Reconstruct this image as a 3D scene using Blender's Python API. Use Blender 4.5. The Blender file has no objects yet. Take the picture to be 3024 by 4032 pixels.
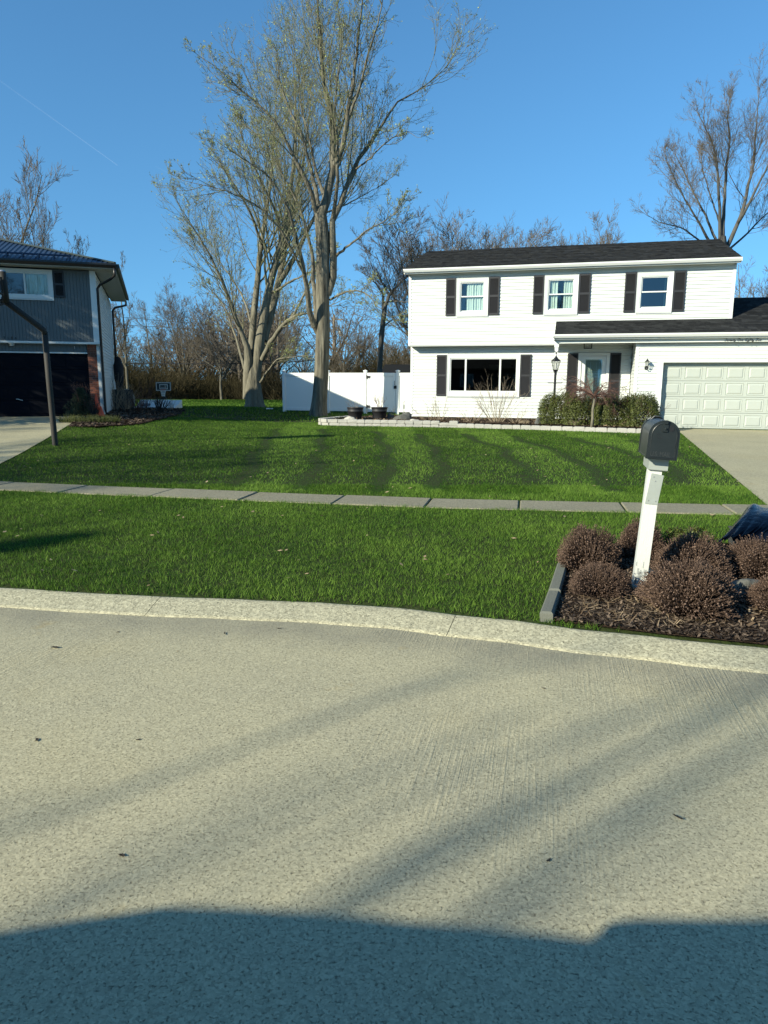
import bpy, math, random
import numpy as np
from mathutils import Vector, Matrix
R = math.radians
# ------------------------------------------------------------------ camera
PITCH, ROLL, FPX = R(10.42), R(0.226), 2791.0
cp, sp = math.cos(PITCH), math.sin(PITCH)
FWD = np.array([0, cp, -sp]); _u = np.array([0, sp, cp]); _x = np.array([1., 0, 0])
RIGHT = math.cos(ROLL)*_x + math.sin(ROLL)*_u
UP = -math.sin(ROLL)*_x + math.cos(ROLL)*_u
EYE = np.array([0, 0, 1.6])
sc = bpy.context.scene
cam = bpy.data.cameras.new('camera'); camo = bpy.data.objects.new('camera', cam)
sc.collection.objects.link(camo); sc.camera = camo
camo.matrix_world = Matrix(((RIGHT[0], UP[0], -FWD[0], 0), (RIGHT[1], UP[1], -FWD[1], 0), (RIGHT[2], UP[2], -FWD[2], 1.6), (0, 0, 0, 1)))
cam.sensor_fit = 'VERTICAL'; cam.sensor_height = 36; cam.lens = FPX/4032*36
cam.clip_start = 0.05; cam.clip_end = 12000
# ------------------------------------------------------------------ sky, sun, exposure
SUN_AZ, SUN_EL = R(54), R(24.6)          # direction the light travels (azimuth from +Y to +X), height of the sun
world = bpy.data.worlds.new('World'); sc.world = world; world.use_nodes = True
wn = world.node_tree.nodes; wl = world.node_tree.links
bg = wn['Background']; sky = wn.new('ShaderNodeTexSky'); sky.sky_type = 'NISHITA'; sky.sun_disc = False
sky.sun_elevation = SUN_EL; sky.sun_rotation = SUN_AZ + math.pi
sky.altitude = 100; sky.air_density = 1.0; sky.dust_density = 0.2; sky.ozone_density = 3.0
tcw = wn.new('ShaderNodeTexCoord'); sx = wn.new('ShaderNodeSeparateXYZ'); wl.new(tcw.outputs['Generated'], sx.inputs[0])
ab = wn.new('ShaderNodeMath'); ab.operation = 'ABSOLUTE'; wl.new(sx.outputs[2], ab.inputs[0]); ml = wn.new('ShaderNodeMath'); ml.operation = 'MULTIPLY_ADD'; ml.inputs[1].default_value = .72; ml.inputs[2].default_value = .13; wl.new(ab.outputs[0], ml.inputs[0])
cb = wn.new('ShaderNodeCombineXYZ'); wl.new(sx.outputs[0], cb.inputs[0]); wl.new(sx.outputs[1], cb.inputs[1]); wl.new(ml.outputs[0], cb.inputs[2]); nm = wn.new('ShaderNodeVectorMath'); nm.operation = 'NORMALIZE'; wl.new(cb.outputs[0], nm.inputs[0]); wl.new(nm.outputs[0], sky.inputs['Vector'])
hs = wn.new('ShaderNodeVectorMath'); hs.operation = 'MULTIPLY'; hs.inputs[1].default_value = (.80, 1.36, 1.56)
wl.new(sky.outputs[0], hs.inputs[0]); wl.new(hs.outputs[0], bg.inputs['Color'])
bg.inputs['Strength'].default_value = 0.072
sun = bpy.data.lights.new('sun', 'SUN'); suno = bpy.data.objects.new('sun', sun); sc.collection.objects.link(suno)
sun.energy = 5.0; sun.angle = R(0.6); sun.color = (1.0, 0.94, 0.75)
suno.rotation_euler = Vector((math.sin(SUN_AZ)*math.cos(SUN_EL), math.cos(SUN_AZ)*math.cos(SUN_EL), -math.sin(SUN_EL))).to_track_quat('-Z', 'Y').to_euler()
sc.view_settings.view_transform = 'Standard'; sc.view_settings.look = 'None'
sc.view_settings.exposure = 0.72; sc.view_settings.gamma = 1.0; sc.view_settings.use_curve_mapping = False
sc.render.engine = 'CYCLES'; sc.cycles.max_bounces = 6; sc.cycles.transparent_max_bounces = 12
rnd = random.Random(7); rng = np.random.default_rng(11)
S = 3024/1659.0
COL = sc.collection
# ------------------------------------------------------------------ helpers
def px(x, y, Y):
    """point at distance Y in front of the viewer seen in direction of photo position x, y"""
    d = FWD + RIGHT*(x-1512)/FPX - UP*(y-2016)/FPX
    return EYE + d*(Y/d[1])
def smooth(a, b, t):
    t = np.clip((t-a)/(b-a), 0, 1); return t*t*(3-2*t)
def g(x, y):
    """height of the ground"""
    x = np.asarray(x, float); y = np.asarray(y, float)
    z = 0.06 + 0.09*smooth(4.5, 8.0, y + 0.225*x)
    z = z + 0.24*smooth(-3, -9, x)*smooth(13, 23, y)*(1-smooth(30, 45, y)) - 0.15*smooth(40, 80, y)
    return z
def gp(x, y, dz=0.0): return (x, y, float(g(x, y))+dz)

def mesh_np(name, V, F, mat=None, parent=None, smooth_=False, attr=None, uv=None):
    """V (n,3); F (m,3) or (m,4)"""
    me = bpy.data.meshes.new(name); V = np.asarray(V, np.float32); F = np.asarray(F, np.int32)
    m, k = F.shape
    me.vertices.add(len(V)); me.vertices.foreach_set('co', V.ravel())
    me.loops.add(m*k); me.loops.foreach_set('vertex_index', F.ravel())
    me.polygons.add(m); me.polygons.foreach_set('loop_start', np.arange(m, dtype=np.int32)*k)
    if smooth_: me.polygons.foreach_set('use_smooth', np.ones(m, bool))
    me.update(calc_edges=True)
    if attr is not None:
        a = me.attributes.new('tint', 'FLOAT', 'POINT'); a.data.foreach_set('value', np.asarray(attr, np.float32))
    if mat: me.materials.append(mat)
    o = bpy.data.objects.new(name, me); COL.objects.link(o)
    if parent: o.parent = parent
    return o
class MB:
    def __init__(s): s.v = []; s.f = []; s.t = []
    def add(s, V, F, t=0.5):
        b = len(s.v); s.v += [tuple(map(float, p)) for p in V]; s.f += [tuple(i+b for i in q) for q in F]; s.t += [t]*len(V)
        return s
    def box(s, x0, x1, y0, y1, z0, z1, t=0.5):
        return s.add([(x0,y0,z0),(x1,y0,z0),(x1,y1,z0),(x0,y1,z0),(x0,y0,z1),(x1,y0,z1),(x1,y1,z1),(x0,y1,z1)],
              [(0,3,2,1),(4,5,6,7),(0,1,5,4),(1,2,6,5),(2,3,7,6),(3,0,4,7)], t)
    def bbox(s, x0, x1, y0, y1, z0, z1, b=0.01, t=0.5):
        """box with chamfered edges (front, top)"""
        b = min(b, (x1-x0)/2.1, (y1-y0)/2.1, (z1-z0)/2.1); V = []
        for zz, i in ((z0, b), (z0+b, 0), (z1-b, 0), (z1, b)):
            V += [(x0+i+0,y0+i,zz),(x1-i,y0+i,zz),(x1-i,y1-i,zz),(x0+i,y1-i,zz)]
        F = [(3,2,1,0),(12,13,14,15)]
        for k in range(3):
            for j in range(4): F.append((k*4+j, k*4+(j+1)%4, k*4+4+(j+1)%4, k*4+4+j))
        return s.add(V, F, t)
    def tube(s, P, r, n=8, cap=True, t=0.5):
        P = [Vector(p) for p in P]; rs = r if isinstance(r, (list, tuple)) else [r]*len(P)
        V = []; F = []; ref = None
        for i, p in enumerate(P):
            d = (P[min(i+1, len(P)-1)]-P[max(i-1, 0)]).normalized()
            if ref is None: ref = Vector((0, 0, 1)) if abs(d.z) < .9 else Vector((1, 0, 0))
            a = d.cross(ref).normalized(); bb = d.cross(a).normalized()
            for k in range(n):
                an = 2*math.pi*k/n; V.append(p+a*math.cos(an)*rs[i]+bb*math.sin(an)*rs[i])
            if i:
                for k in range(n): F.append(((i-1)*n+k, (i-1)*n+(k+1)%n, i*n+(k+1)%n, i*n+k))
        if cap: F.append(tuple(range(n-1, -1, -1))); F.append(tuple((len(P)-1)*n+k for k in range(n)))
        return s.add(V, F, t)
    def lathe(s, prof, n=16, c=(0, 0, 0), t=0.5):
        V = [(c[0]+r*math.cos(2*math.pi*k/n), c[1]+r*math.sin(2*math.pi*k/n), c[2]+z) for r, z in prof for k in range(n)]
        F = [(i*n+k, i*n+(k+1)%n, (i+1)*n+(k+1)%n, (i+1)*n+k) for i in range(len(prof)-1) for k in range(n)]
        F.append(tuple(range(n-1, -1, -1))); F.append(tuple((len(prof)-1)*n+k for k in range(n)))
        return s.add(V, F, t)
    def quad(s, a, b, c, d, t=0.5): return s.add([a, b, c, d], [(0, 1, 2, 3)], t)
    def prism(s, poly, axis, a, b, t=0.5):
        """poly in the two other axes, extruded along axis from a to b"""
        def P(u, v, w): return {0: (w, u, v), 1: (u, w, v), 2: (u, v, w)}[axis]
        n = len(poly); V = [P(u, v, a) for u, v in poly]+[P(u, v, b) for u, v in poly]
        F = [tuple(range(n)), tuple(range(2*n-1, n-1, -1))]+[(i, n+i, n+(i+1)%n, (i+1)%n) for i in range(n)]
        return s.add(V, F, t)
    def build(s, name, mat, parent=None, smooth_=False, tint=False):
        me = bpy.data.meshes.new(name); me.from_pydata(s.v, [], s.f)
        if smooth_:
            for p in me.polygons: p.use_smooth = True
        if tint:
            a = me.attributes.new('tint', 'FLOAT', 'POINT'); a.data.foreach_set('value', s.t)
        me.materials.append(mat); me.update()
        o = bpy.data.objects.new(name, me); COL.objects.link(o)
        if parent: o.parent = parent
        return o
def tag(o, label=None, cat=None, group=None, kind=None):
    if label: o['label'] = label
    if cat: o['category'] = cat
    if group: o['group'] = group
    if kind: o['kind'] = kind
    return o
def empty(name, loc, rz=0, label=None, cat=None, group=None):
    o = bpy.data.objects.new(name, None); o.empty_display_size = .2; COL.objects.link(o); o.location = loc; o.rotation_euler = (0, 0, rz)
    return tag(o, label, cat, group)
def copy_tree(o, parent=None):
    c = o.copy(); COL.objects.link(c); c.parent = parent
    for ch in list(o.children): copy_tree(ch, c)
    return c
def link(name, me, parent, loc=(0, 0, 0), rot=(0, 0, 0), sc_=(1, 1, 1)):
    o = bpy.data.objects.new(name, me); COL.objects.link(o); o.parent = parent; o.location = loc; o.rotation_euler = rot; o.scale = sc_
    return o
def inpoly(x, y, poly):
    x = np.asarray(x); y = np.asarray(y); c = np.zeros(x.shape, bool); n = len(poly)
    for i in range(n):
        x1, y1 = poly[i]; x2, y2 = poly[(i+1) % n]
        if y1 == y2: continue
        k = ((y1 > y) != (y2 > y)) & (x < (x2-x1)*(y-y1)/(y2-y1)+x1); c ^= k
    return c
# ------------------------------------------------------------------ materials
def mat(name, col, rough=.6, metal=0, var=0, vscale=3.0, vcol=None, bump=0, bscale=40, spec=.5, tint=None, stretch=(1, 1, 1), trans=0, coords='Object'):
    """tint: (dark, light) colours picked by the mesh attribute 'tint' """
    m = bpy.data.materials.new(name); m.use_nodes = True; N = m.node_tree.nodes; L = m.node_tree.links; b = N['Principled BSDF']
    b.inputs['Base Color'].default_value = (*col, 1); b.inputs['Roughness'].default_value = rough; b.inputs['Metallic'].default_value = metal
    b.inputs['Specular IOR Level'].default_value = spec
    tc = N.new('ShaderNodeTexCoord'); mp = N.new('ShaderNodeMapping'); mp.inputs['Scale'].default_value = stretch
    L.new(tc.outputs[coords], mp.inputs['Vector'])
    out = None
    if tint:
        at = N.new('ShaderNodeAttribute'); at.attribute_name = 'tint'; r = N.new('ShaderNodeMix'); r.data_type = 'RGBA'
        r.inputs['A'].default_value = (*tint[0], 1); r.inputs['B'].default_value = (*tint[1], 1)
        L.new(at.outputs['Fac'], r.inputs['Factor']); out = r.outputs['Result']
    if var:
        n = N.new('ShaderNodeTexNoise'); n.inputs['Scale'].default_value = vscale; n.inputs['Detail'].default_value = 6; n.inputs['Roughness'].default_value = .65
        L.new(mp.outputs[0], n.inputs['Vector']); cr = N.new('ShaderNodeMapRange'); cr.inputs['From Min'].default_value = .3; cr.inputs['From Max'].default_value = .7
        L.new(n.outputs['Fac'], cr.inputs['Value']); mx = N.new('ShaderNodeMix'); mx.data_type = 'RGBA'
        v = vcol or tuple(c*.5 for c in col)
        mm = N.new('ShaderNodeMath'); mm.operation = 'MULTIPLY'; mm.inputs[1].default_value = var
        L.new(cr.outputs[0], mm.inputs[0]); L.new(mm.outputs[0], mx.inputs['Factor'])
        if out: L.new(out, mx.inputs['A'])
        else: mx.inputs['A'].default_value = (*col, 1)
        mx.inputs['B'].default_value = (*v, 1); out = mx.outputs['Result']
    if out: L.new(out, b.inputs['Base Color'])
    if bump:
        n = N.new('ShaderNodeTexNoise'); n.inputs['Scale'].default_value = bscale; n.inputs['Detail'].default_value = 5
        L.new(mp.outputs[0], n.inputs['Vector']); bp = N.new('ShaderNodeBump'); bp.inputs['Strength'].default_value = 1; bp.inputs['Distance'].default_value = bump
        L.new(n.outputs['Fac'], bp.inputs['Height']); L.new(bp.outputs[0], b.inputs['Normal'])
    if trans:
        t = N.new('ShaderNodeBsdfTranslucent'); mxs = N.new('ShaderNodeMixShader'); mxs.inputs[0].default_value = trans
        if out: L.new(out, t.inputs['Color'])
        else: t.inputs['Color'].default_value = (*col, 1)
        L.new(b.outputs[0], mxs.inputs[1]); L.new(t.outputs[0], mxs.inputs[2]); L.new(mxs.outputs[0], N['Material Output'].inputs['Surface'])
    return m
def concrete(name, base, dark, agg=70., joints=False, broom=0., fl=.38):
    m = bpy.data.materials.new(name); m.use_nodes = True; N = m.node_tree.nodes; L = m.node_tree.links; b = N['Principled BSDF']
    b.inputs['Roughness'].default_value = .9; b.inputs['Specular IOR Level'].default_value = .15
    tc = N.new('ShaderNodeTexCoord'); O = tc.outputs['Object']
    def noise(s, d=4, st=None, r=.6):
        n = N.new('ShaderNodeTexNoise'); n.inputs['Scale'].default_value = s; n.inputs['Detail'].default_value = d; n.inputs['Roughness'].default_value = r
        if st:
            m0 = N.new('ShaderNodeMapping'); m0.inputs['Rotation'].default_value = (0, 0, R(13)); L.new(O, m0.inputs[0])
            mp = N.new('ShaderNodeMapping'); mp.inputs['Scale'].default_value = st; L.new(m0.outputs[0], mp.inputs[0]); L.new(mp.outputs[0], n.inputs['Vector'])
        else: L.new(O, n.inputs['Vector'])
        return n.outputs['Fac']
    def rg(v, a, b_, c=0, d=1):
        r = N.new('ShaderNodeMapRange'); r.inputs['From Min'].default_value = a; r.inputs['From Max'].default_value = b_; r.inputs['To Min'].default_value = c; r.inputs['To Max'].default_value = d
        L.new(v, r.inputs['Value']); return r.outputs[0]
    def mix(f, A, B):
        x = N.new('ShaderNodeMix'); x.data_type = 'RGBA'
        if isinstance(f, float): x.inputs['Factor'].default_value = f
        else: L.new(f, x.inputs['Factor'])
        for k, v in (('A', A), ('B', B)):
            if isinstance(v, tuple): x.inputs[k].default_value = (*v, 1)
            else: L.new(v, x.inputs[k])
        return x.outputs['Result']
    def mul(a, b_):
        x = N.new('ShaderNodeMath'); x.operation = 'MULTIPLY'; L.new(a, x.inputs[0])
        if isinstance(b_, float): x.inputs[1].default_value = b_
        else: L.new(b_, x.inputs[1])
        return x.outputs[0]
    vo = N.new('ShaderNodeTexVoronoi'); vo.inputs['Scale'].default_value = agg; vo.inputs['Randomness'].default_value = 1
    ds = N.new('ShaderNodeVectorMath'); ds.operation = 'ADD'; nz = N.new('ShaderNodeTexNoise'); nz.inputs['Scale'].default_value = 60; L.new(O, nz.inputs['Vector'])
    sc2 = N.new('ShaderNodeVectorMath'); sc2.operation = 'SCALE'; sc2.inputs['Scale'].default_value = .02; L.new(nz.outputs['Color'], sc2.inputs[0]); L.new(O, ds.inputs[0]); L.new(sc2.outputs[0], ds.inputs[1]); L.new(ds.outputs[0], vo.inputs['Vector'])
    sep = N.new('ShaderNodeSeparateColor'); L.new(vo.outputs['Color'], sep.inputs[0])
    big = rg(noise(.55, 7, None, .7), .36, .64)
    col = mix(mul(big, .75), base, dark)
    warm = rg(noise(.9, 3, None, .5), .55, .8)
    col = mix(mul(warm, .30), col, (base[0]*1.05, base[1]*.93, base[2]*.66))
    grain = rg(sep.outputs['Red'], 0, 1); col = mix(mul(grain, fl), col, tuple(c*1.6 for c in base))
    gd = rg(sep.outputs['Green'], .55, 1); col = mix(mul(gd, .42), col, tuple(c*.35 for c in base))
    pits = rg(noise(85, 3), .60, .68); col = mix(mul(pits, .38), col, tuple(c*.28 for c in base))
    pits2 = rg(noise(22, 2), .74, .80); col = mix(mul(pits2, .5), col, tuple(c*.25 for c in base))
    rust = rg(noise(1.9, 4), .66, .78); col = mix(mul(rust, .5), col, (base[0]*.9, base[1]*.68, base[2]*.32))
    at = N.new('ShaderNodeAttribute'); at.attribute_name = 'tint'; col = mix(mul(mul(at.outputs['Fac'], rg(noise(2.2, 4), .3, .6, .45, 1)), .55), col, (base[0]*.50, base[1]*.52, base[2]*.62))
    L.new(col, b.inputs['Base Color'])
    h = N.new('ShaderNodeMath'); h.operation = 'ADD'; L.new(mul(grain, 1.0), h.inputs[0]); L.new(mul(pits, -1.4), h.inputs[1]); hh = h.outputs[0]
    if broom:
        br = rg(noise(6, 2, (12, .35, 1)), .45, .72); msk = rg(noise(.30, 1), .50, .60)
        h2 = N.new('ShaderNodeMath'); h2.operation = 'ADD'; L.new(hh, h2.inputs[0]); L.new(mul(mul(br, msk), broom), h2.inputs[1]); hh = h2.outputs[0]
    bp = N.new('ShaderNodeBump'); bp.inputs['Strength'].default_value = 1.0; bp.inputs['Distance'].default_value = .0032; L.new(hh, bp.inputs['Height']); L.new(bp.outputs[0], b.inputs['Normal'])
    return m
def glass(name, tintc=(.75, .85, .85), refl=.0):
    m = bpy.data.materials.new(name); m.use_nodes = True; N = m.node_tree.nodes; L = m.node_tree.links
    for n in list(N):
        if n.type != 'OUTPUT_MATERIAL': N.remove(n)
    t = N.new('ShaderNodeBsdfTransparent'); t.inputs['Color'].default_value = (*tintc, 1); gl = N.new('ShaderNodeBsdfGlossy'); gl.inputs['Roughness'].default_value = .02
    gl.inputs['Color'].default_value = (.9, .95, 1, 1)
    lw = N.new('ShaderNodeLayerWeight'); fr = N.new('ShaderNodeMath'); fr.operation = 'POWER'; fr.inputs[1].default_value = 5; L.new(lw.outputs['Facing'], fr.inputs[0]); ad = N.new('ShaderNodeMath'); ad.operation = 'ADD'; ad.inputs[1].default_value = refl+.035
    L.new(fr.outputs[0], ad.inputs[0]); mx = N.new('ShaderNodeMixShader'); L.new(ad.outputs[0], mx.inputs[0]); L.new(t.outputs[0], mx.inputs[1]); L.new(gl.outputs[0], mx.inputs[2])
    L.new(mx.outputs[0], N['Material Output'].inputs['Surface']); return m
M = {}
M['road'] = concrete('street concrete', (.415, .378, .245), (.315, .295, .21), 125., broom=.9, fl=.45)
M['curb'] = concrete('curb concrete', (.385, .36, .245), (.28, .265, .185), 70., fl=.7)
M['walk'] = concrete('sidewalk concrete', (.265, .245, .17), (.18, .17, .125), 80.)
M['drive'] = concrete('driveway concrete', (.40, .365, .235), (.30, .28, .19), 60.)
M['soil'] = mat('lawn soil', (.028, .05, .012), .95, var=.8, vscale=5, vcol=(.035, .035, .014), bump=.02, bscale=25, spec=.1)
M['mulch'] = mat('mulch', (.07, .045, .03), .95, var=.9, vscale=22, vcol=(.02, .014, .01), bump=.03, bscale=45, spec=.1)
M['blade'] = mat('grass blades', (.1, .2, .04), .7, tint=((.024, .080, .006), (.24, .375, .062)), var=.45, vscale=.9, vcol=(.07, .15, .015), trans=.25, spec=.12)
M['chip'] = mat('wood chips', (.1, .07, .05), .9, tint=((.015, .011, .009), (.19, .14, .10)), spec=.1)
M['siding'] = mat('white vinyl siding', (.58, .61, .58), .5, var=.15, vscale=2.5, vcol=(.52, .56, .53), bump=.0008, bscale=60)
M['white'] = mat('white trim', (.66, .68, .65), .4, var=.1, vscale=3, vcol=(.66, .69, .66))
M['gdoor'] = mat('cream garage door', (.40, .43, .385), .5, var=.4, vscale=2, vcol=(.355, .39, .345))
M['shutter'] = mat('black shutters', (.018, .018, .02), .5, bump=.0005)
M['shingle'] = mat('asphalt shingles', (.05, .05, .05), .95, tint=((.010, .011, .012), (.042, .044, .044)), var=.4, vscale=30, vcol=(.014, .014, .015), bump=.003, bscale=120, spec=.15)
M['deck'] = mat('roof deck', (.03, .03, .032), .95)
M['black'] = mat('black painted metal', (.012, .012, .013), .4)
M['darkin'] = mat('dark room', (.07, .07, .065), .9, var=.4, vscale=1.5, vcol=(.012, .012, .012))
M['roomwall'] = mat('room wall', (.30, .30, .27), .9)
M['curtain'] = mat('white curtain', (.75, .75, .68), .9, trans=.15)
M['brownin'] = mat('brown cabinet', (.16, .10, .07), .7)
M['glass'] = glass('window glass', (.86, .93, .92), .03)
M['glassd'] = glass('dark window glass', (.62, .70, .68), .025)
M['glassb'] = glass('blue tinted glass', (.35, .45, .5), .06)
M['lampglass'] = glass('lamp glass', (.9, .9, .88), .05)
M['bark'] = mat('grey furrowed bark', (.22, .205, .155), .9, var=1.0, vscale=11, vcol=(.055, .048, .036), bump=.07, bscale=13, stretch=(1.0, 1.0, .10), spec=.15)
M['bark3'] = mat('dark grey bark', (.12, .115, .10), .9, var=.8, vscale=7, vcol=(.05, .047, .042), bump=.04, bscale=9, stretch=(1.0, 1.0, .2), spec=.1)
M['bark2'] = mat('pale smooth bark', (.215, .20, .148), .9, var=.9, vscale=8, vcol=(.10, .09, .065), bump=.05, bscale=10, stretch=(1.0, 1.0, .22), spec=.15)
M['twig'] = mat('branches', (.19, .185, .115), .9, var=.5, vscale=.8, vcol=(.10, .095, .06), spec=.15)
M['twigfar'] = mat('far branches', (.17, .145, .11), .9, var=.5, vscale=.3, vcol=(.085, .07, .055), spec=.1)
M['bud'] = mat('opening buds', (.24, .26, .09), .7, tint=((.22, .25, .08), (.42, .48, .17)), trans=.3, spec=.2)
M['brush'] = mat('brushwood', (.12, .095, .055), .95, tint=((.02, .02, .009), (.10, .082, .045)), spec=.1)
M['stone'] = mat('grey block', (.44, .43, .38), .9, var=.6, vscale=9, vcol=(.30, .29, .26), bump=.01, bscale=30, spec=.2)
M['rockd'] = mat('dark grey boulder', (.13, .13, .115), .9, var=.8, vscale=5, vcol=(.05, .055, .05), bump=.02, bscale=14, spec=.2)
M['rockb'] = mat('brown boulder', (.20, .155, .10), .9, var=.8, vscale=5, vcol=(.10, .075, .05), bump=.02, bscale=12, spec=.2)
M['rockw'] = mat('pale boulder', (.50, .47, .40), .9, var=.5, vscale=6, vcol=(.33, .31, .26), bump=.02, bscale=14, spec=.2)
M['slab'] = mat('grey edging stone', (.14, .145, .12), .9, var=.5, vscale=8, vcol=(.12, .125, .105), bump=.004, bscale=60, spec=.2)
M['fence'] = mat('white vinyl fence', (.74, .76, .74), .35)
M['pot'] = mat('black plastic tub', (.02, .02, .022), .5)
M['leaf'] = mat('boxwood leaves', (.06, .08, .02), .55, tint=((.012, .02, .005), (.12, .14, .028)), spec=.35, trans=.15)
M['redtwig'] = mat('reddish twigs', (.11, .055, .04), .85, var=.4, vscale=4, vcol=(.07, .045, .035))
M['tantwig'] = mat('tan twigs', (.33, .27, .19), .85, var=.4, vscale=4, vcol=(.2, .15, .1))
M['sedum'] = mat('dry flower heads', (.13, .095, .075), .9, tint=((.030, .019, .015), (.20, .135, .10)), spec=.1)
M['postw'] = mat('white painted wood', (.55, .57, .53), .6, var=.6, vscale=5, vcol=(.56, .57, .52), bump=.002, bscale=30, stretch=(3, 3, .4))
M['bare'] = mat('bare grey wood', (.22, .25, .25), .85, var=.7, vscale=20, vcol=(.5, .5, .46))
M['plate'] = mat('dull metal plate', (.38, .41, .37), .5, metal=.3, var=.4, vscale=12, vcol=(.30, .33, .30))
M['mailbox'] = mat('black mailbox steel', (.012, .016, .017), .36, var=.5, vscale=9, vcol=(.022, .028, .028), spec=.4, bump=.0006, bscale=8)
M['mailtext'] = mat('embossed black steel', (.030, .035, .036), .45)
M['bag'] = mat('navy black plastic sheet', (.003, .0045, .010), .27, spec=.3, bump=.009, bscale=14)
M['box'] = mat('dark grey box', (.035, .035, .033), .8)
M['gsiding'] = mat('grey vertical boards', (.12, .14, .145), .8, var=.3, vscale=4, vcol=(.10, .12, .125), stretch=(1, 1, .2))
M['gsoffit'] = mat('off white soffit', (.45, .45, .40), .6)
M['navy'] = mat('dark navy garage door', (.003, .004, .008), .8, spec=.15)
M['blueroof'] = mat('blue metal roof', (.035, .055, .095), .42, metal=.3)
M['greentrim'] = mat('dark green metal trim', (.012, .022, .018), .4)
M['brick'] = mat('red brick', (.19, .065, .04), .9, tint=((.10, .04, .03), (.30, .10, .055)), var=.4, vscale=30, vcol=(.12, .05, .035), bump=.003, bscale=80)
M['mortar'] = mat('mortar', (.25, .22, .19), .95)
M['orange'] = mat('orange plastic', (.62, .06, .01), .5)
M['rusty'] = mat('rusty dark steel pole', (.022, .026, .024), .75, var=.7, vscale=12, vcol=(.05, .035, .026), bump=.002, bscale=40, metal=.2)
M['umbr'] = mat('dark umbrella cover', (.008, .008, .01), .8)
M['tank'] = mat('weathered tank', (.30, .31, .27), .5, var=.4, vscale=5, vcol=(.2, .21, .18))
M['board'] = mat('dark backboard', (.03, .04, .042), .3)
M['spruce'] = mat('spruce needles', (.02, .04, .018), .8, tint=((.010, .02, .01), (.03, .055, .022)))
M['pole'] = mat('weathered utility pole', (.30, .24, .17), .9, var=.5, vscale=3, vcol=(.2, .15, .1), stretch=(1, 1, .2))
M['wire'] = mat('black cable', (.01, .01, .01), .6)
M['oak'] = mat('dry oak leaf', (.4, .27, .15), .8, tint=((.14, .09, .05), (.50, .37, .22)), trans=.2)
M['car'] = mat('dark car paint', (.015, .017, .02), .35, metal=.0)
M['tyre'] = mat('tyre rubber', (.015, .015, .015), .9)
M['lettering'] = mat('black lettering', (.02, .02, .02), .6)
M['steel'] = mat('steel', (.5, .5, .48), .35, metal=.8)
M['net'] = mat('white cord', (.7, .7, .65), .8)

# ================================================================== SETTING: ground, street, walks
CURB_BACK = [(-9, 6.1), (-5.5, 5.75), (-2.92, 5.21), (-1.99, 5.04), (-1.37, 4.97), (-.7, 4.90), (-.02, 4.79), (.42, 4.64), (.90, 4.48), (1.35, 4.30), (1.72, 4.19), (2.29, 4.01), (3.4, 3.62), (6, 2.6), (9, 1.2)]
def curb_y(x): return np.interp(x, [p[0] for p in CURB_BACK], [p[1] for p in CURB_BACK])
WX = [-12, -5.54, -4.13, -1.58, .58, 3.14, 4.41, 8, 14]; WY = [12.2, 10.12, 9.79, 9.23, 8.79, 8.50, 8.36, 8.0, 7.6]
def walk_far(x): return np.interp(x, WX, WY)
WALKW = .64
DRIVE_R = [(9.05, 22.9), (9.02, 21.9), (4.62, 8.45), (4.45, 7.3), (4.1, 2.9), (14, -2), (17, 20.7)]
DRIVE_L = [(-10.05, 24.75), (-9.05, 20.6), (-7.6, 15.3), (-6.74, 12.4), (-6.2, 11.0), (-6.0, 5.2), (-14, 7), (-16.5, 22.6)]
BED_MAIL = [(1.10, 4.43), (1.33, 5.05), (1.50, 5.85), (1.9, 6.25), (3.1, 6.35), (3.6, 6.2), (3.9, 3.4), (2.29, 4.01), (1.72, 4.19)]
BED_LEFT = [(-10.2, 24.9), (-9.15, 20.9), (-8.75, 19.7), (-7.9, 19.6), (-7.2, 21.0), (-7.3, 23.5), (-7.6, 26.5), (-8.3, 30), (-9.8, 32), (-12.5, 32)]
YAW = R(-14.55); HO = np.array([.862, 26.149]); Dv = np.array([math.cos(YAW), math.sin(YAW)]); Nv = np.array([-math.sin(YAW), math.cos(YAW)])
def hw(u, n): p = HO+Dv*u+Nv*n; return (float(p[0]), float(p[1]))
WALL_LINE = [hw(-1.9, .3), (-2.02, 24.9), (-2.16, 24.35), (-1.95, 23.95), (-1.2, 23.72), (0, 23.47), (1.3, 23.2), (2.53, 22.88), (3.9, 22.38), (5.23, 21.82), (6.4, 21.25), (7.55, 20.72), (8.2, 20.5)]
BED_HOUSE = WALL_LINE+[hw(8.3, -1.0), hw(7.7, -1.0), hw(7.7, .45), hw(-.1, .45), hw(-1.2, 2.2)]
def polymesh(name, poly, z, m, kind='structure', thick=None, cell=.5):
    """flat-ish sheet following g() inside a polygon, cut into strips"""
    import bmesh
    bm = bmesh.new(); vs = [bm.verts.new((x, y, 0)) for x, y in poly]; bm.faces.new(vs)
    x0 = min(p[0] for p in poly); x1 = max(p[0] for p in poly); y0 = min(p[1] for p in poly); y1 = max(p[1] for p in poly)
    for ax, a, b in ((0, x0, x1), (1, y0, y1)):
        k = a+cell
        while k < b:
            co = [0, 0, 0]; co[ax] = k; no = [0, 0, 0]; no[ax] = 1
            bmesh.ops.bisect_plane(bm, geom=bm.verts[:]+bm.edges[:]+bm.faces[:], plane_co=co, plane_no=no); k += cell
    for v in bm.verts: v.co.z = float(g(v.co.x, v.co.y))+z(v.co.x, v.co.y)
    bmesh.ops.recalc_face_normals(bm, faces=bm.faces[:])
    for f in bm.faces:
        if f.normal.z < 0: f.normal_flip()
    me = bpy.data.meshes.new(name); bm.to_mesh(me); bm.free(); me.materials.append(m)
    o = bpy.data.objects.new(name, me); COL.objects.link(o)
    if kind: o['kind'] = kind
    return o
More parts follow.
